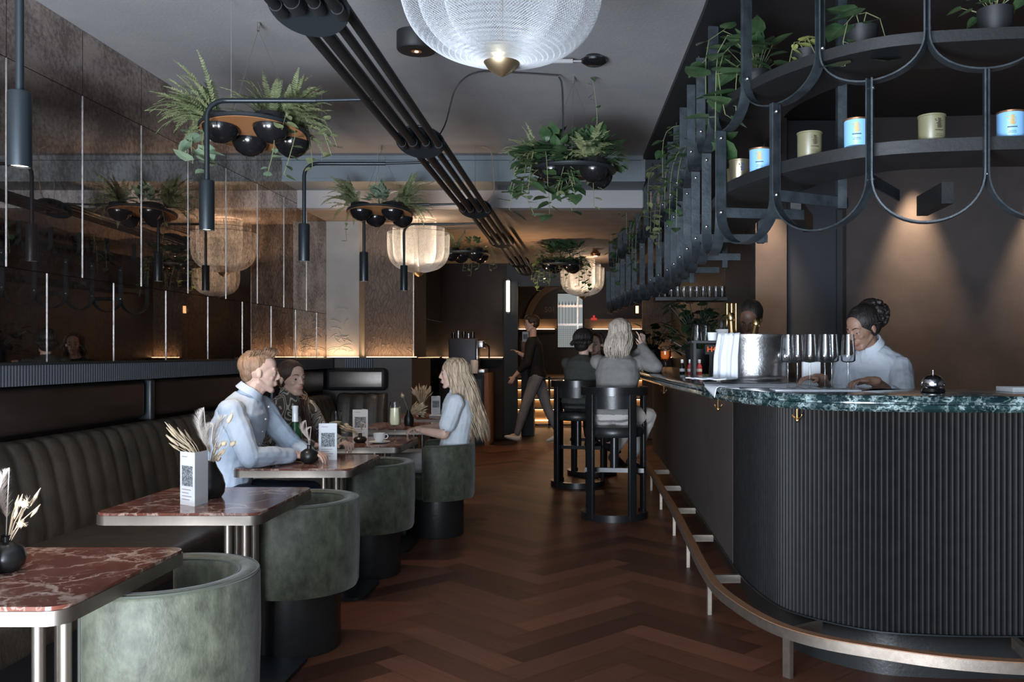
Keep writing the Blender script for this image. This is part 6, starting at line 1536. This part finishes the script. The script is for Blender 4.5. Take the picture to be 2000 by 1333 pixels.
# --- blonde woman in grey at the bar
Jg = dict(pel=(0.155, 7.24, 0.83), chest=(0.195, 7.34, 1.14), neck=(0.215, 7.40, 1.315), head=(0.225, 7.42, 1.475), face=(0.45, 0.88, -0.08),
          sh_l=(0.03, 7.42, 1.245), sh_r=(0.385, 7.36, 1.245), el_l=(0.28, 7.72, 1.20), wr_l=(0.42, 7.66, 1.36), el_r=(0.505, 7.24, 1.205), wr_r=(0.395, 7.42, 1.375),
          hd_r=(-0.15, 0.15, 1), hd_l=(-0.1, 0, 1), hn_r=(-0.6, 0.2, 0), hn_l=(0, -1, 0), hc_r=0.35, hc_l=0.4,
          hip_l=(0.08, 7.26, 0.81), hip_r=(0.24, 7.24, 0.81), kn_l=(0.33, 7.60, 0.80), kn_r=(0.45, 7.42, 0.80), an_l=(0.17, 7.55, 0.47), an_r=(0.32, 7.50, 0.43), toe_l=(0.4, 0.6, -0.3), toe_r=(0.5, 0.5, -0.4), hem=0.80)
t, H = person('blonde woman in a grey sweater seen from behind, leaning on the bar', Jg, M['skin_fair'], 'jacket', M['knit_grey'], 'trousers', M['trouser_white'], 'long', 1.0, False, 0.0075, 1.08, loc=(0.155, 7.24, 0), shoes='shoe_black', face=False, collar=False, disp=0.006)
mb = MB(); H.haircap(mb, grow=1.06, low=0.02); remesh(mb, 'hair_crown', M['hair_ash'], t, 0.007, 2)
strands(H, 'long_hair', M['hair_ash'], t, 0.24, 260, 6, az0=50, width=0.0085, wave=0.014, back=-0.03, vol=1.14)

# --- dark haired woman in olive jacket
Jd = dict(pel=(-0.15, 8.93, 0.83), chest=(-0.125, 8.98, 1.13), neck=(-0.10, 9.0, 1.29), head=(-0.085, 9.0, 1.435), face=(0.80, 0.60, 0.0),
          sh_l=(-0.27, 9.03, 1.215), sh_r=(0.03, 8.90, 1.215), el_l=(-0.05, 9.25, 1.17), wr_l=(0.18, 9.30, 1.20), el_r=(0.09, 8.86, 1.0), wr_r=(0.24, 9.05, 1.19),
          hip_l=(-0.22, 8.97, 0.81), hip_r=(-0.08, 8.9, 0.81), kn_l=(0.10, 9.25, 0.80), kn_r=(0.18, 9.05, 0.80), an_l=(0.05, 9.2, 0.43), an_r=(0.12, 9.05, 0.43), toe_l=(0.5, 0.3, -0.2), toe_r=(0.5, 0.3, -0.2))
t, H = person('woman with dark bobbed hair in an olive jacket sitting at the bar', Jd, M['skin_fair'], 'jacket', M['jacket_olive'], 'trousers', M['black_fabric'], 'long', 1.0, False, 0.008, 1.08, loc=(-0.15, 8.93, 0), face=False, disp=0.006)
mb = MB(); H.haircap(mb, grow=1.12, low=0.03); remesh(mb, 'hair', M['hair_black'], t, 0.008, 2)
strands(H, 'bob_hair', M['hair_black'], t, 0.07, 120, 7, az0=60, width=0.009, vol=1.15)
# --- third woman, face only between the two
Jt = dict(pel=(0.0, 9.78, 0.83), chest=(0.02, 9.76, 1.12), neck=(0.02, 9.72, 1.27), head=(0.02, 9.68, 1.41), face=(-0.35, -0.9, -0.05),
          sh_l=(0.16, 9.70, 1.20), sh_r=(-0.14, 9.74, 1.20), el_l=(0.25, 9.6, 1.17), wr_l=(0.3, 9.4, 1.20), el_r=(-0.16, 9.6, 1.0), wr_r=(0.0, 9.45, 0.95),
          hip_l=(0.08, 9.78, 0.81), hip_r=(-0.08, 9.78, 0.81), kn_l=(0.1, 9.42, 0.8), kn_r=(-0.06, 9.42, 0.8), an_l=(0.1, 9.45, 0.43), an_r=(-0.06, 9.45, 0.43), toe_l=(0, -0.6, -0.2), toe_r=(0, -0.6, -0.2))
t, H = person('brown-haired woman whose face shows between the two women at the bar', Jt, M['skin_fair'], 'jacket', M['black_fabric'], 'trousers', M['black_fabric'], 'long', 1.0, False, 0.008, 1.0, loc=(0, 9.78, 0), collar=False)
mb = MB(); H.haircap(mb, front=-0.01, grow=1.08, low=0.03); remesh(mb, 'hair', M['hair_brown'], t, 0.008, 2)
strands(H, 'wavy_hair', M['hair_brown'], t, 0.16, 120, 8, az0=70, width=0.009, wave=0.02, vol=1.2)

# --- waiter walking
Jk = dict(pel=(-0.83, 13.1, 0.98), chest=(-0.88, 13.1, 1.33), neck=(-0.895, 13.1, 1.56), head=(-0.915, 13.1, 1.745), face=(-0.98, -0.2, -0.12),
          sh_l=(-0.90, 12.90, 1.46), sh_r=(-0.86, 13.30, 1.46), el_l=(-0.96, 12.82, 1.17), wr_l=(-1.14, 12.84, 0.985), el_r=(-0.92, 13.42, 1.20), wr_r=(-1.12, 13.36, 1.32),
          hd_l=(-0.5, 0, -0.8), hc_l=0.5, hn_l=(0, 1, 0),
          hip_l=(-0.84, 13.0, 0.95), hip_r=(-0.82, 13.2, 0.95), kn_l=(-1.0, 13.0, 0.54), kn_r=(-0.70, 13.2, 0.54), an_l=(-1.12, 13.0, 0.13), an_r=(-0.52, 13.2, 0.14), toe_l=(-1, 0, 0.22), toe_r=(-1, 0, -0.3))
t, H = person('waiter in black shirt and grey trousers walking left in front of the stairs', Jk, M['skin_fair'], 'jacket', M['black_fabric'], 'trousers', M['trouser_grey'], 'roll', 1.03, True, 0.009, 1.08, shoes='shoe_white', loc=(-0.83, 13.1, 0), collar=False)
mb = MB(); H.haircap(mb, grow=1.04); H.ell(mb, (0, 0.03, 0.09), (0.06, 0.06, 0.045)); remesh(mb, 'hair', M['hair_brown'], t, 0.008, 2)

# --- barman behind the bucket
Jn = dict(pel=(1.10, 6.22, 1.0), chest=(1.09, 6.16, 1.26), neck=(1.07, 6.12, 1.42), head=(1.055, 6.05, 1.545), face=(-0.35, -0.75, -0.55), up=(0, -0.3, 1),
          sh_l=(1.27, 6.12, 1.34), sh_r=(0.90, 6.16, 1.34), el_l=(1.30, 5.98, 1.10), wr_l=(1.14, 5.78, 1.02), el_r=(0.86, 6.0, 1.10), wr_r=(0.98, 5.8, 1.02),
          hip_l=(1.2, 6.22, 0.95), hip_r=(1.0, 6.22, 0.95), kn_l=(1.2, 6.22, 0.5), kn_r=(1.0, 6.22, 0.5), an_l=(1.2, 6.24, 0.09), an_r=(1.0, 6.24, 0.09), toe_l=(0, -1, 0), toe_r=(0, -1, 0))
t, H = person('barman with short dark hair, head bowed, behind the champagne bowl', Jn, M['skin_dark'], 'jacket', M['black_fabric'], 'trousers', M['black_fabric'], 'long', 1.0, True, 0.0075, 1.0, loc=(1.1, 6.22, 0), brow='hair_black', eyes_open=0.4)
mb = MB(); H.haircap(mb, grow=1.0); remesh(mb, 'hair', M['hair_black'], t, 0.007, 2)

# --- barwoman in white shirt
Jq = dict(pel=(1.64, 5.03, 0.98), chest=(1.585, 5.0, 1.17), neck=(1.525, 4.94, 1.352), head=(1.465, 4.89, 1.452), face=(-0.83, -0.50, -0.38), up=(-0.25, -0.15, 1),
          sh_r=(1.42, 5.08, 1.245), sh_l=(1.665, 4.86, 1.235), el_l=(1.60, 4.60, 1.05), wr_l=(1.36, 4.36, 1.185), el_r=(1.34, 4.95, 1.03), wr_r=(1.15, 4.55, 1.195),
          hd_l=(-0.95, 0.1, 0), hd_r=(-0.9, -0.2, 0), hc_l=0.6, hc_r=0.5,
          hip_l=(1.68, 4.95, 0.93), hip_r=(1.56, 5.1, 0.93), kn_l=(1.68, 4.95, 0.5), kn_r=(1.56, 5.1, 0.5), an_l=(1.68, 4.97, 0.09), an_r=(1.56, 5.12, 0.09), toe_l=(-0.8, -0.5, 0), toe_r=(-0.8, -0.5, 0))
t, H = person('barwoman in a white shirt with dark tied-up curly hair, looking down', Jq, M['skin_tan'], 'shirt', M['shirt_white'], 'trousers', M['black_fabric'], 'roll', 0.98, False, 0.0042, 1.02, loc=(1.64, 5.03, 0), brow='hair_black', eyes_open=0.5, disp=0.007, neck_r=0.045)
mb = MB(); H.haircap(mb, front=0.004, grow=1.03)
rnd = random.Random(9); bc = (0.01, -0.115, 0.045)
for k in range(170):
    a, b2 = rnd.random()*6.28, rnd.uniform(-1.2, 1.4); r_ = 0.082; H.ell(mb, (bc[0]+r_*cos(a)*cos(b2)*1.1, bc[1]+r_*sin(a)*cos(b2), bc[2]+r_*sin(b2)), (0.013, 0.013, 0.013), 8, 6)
H.ell(mb, bc, (0.075, 0.07, 0.075))
remesh(mb, 'hair', M['hair_black'], t, 0.0055, 1)
strands(H, 'hair_strands', M['hair_black'], t, 0.02, 70, 9, az0=75, width=0.004, vol=1.03, front=0.05)
bpy.data.scenes.remove(SC2)
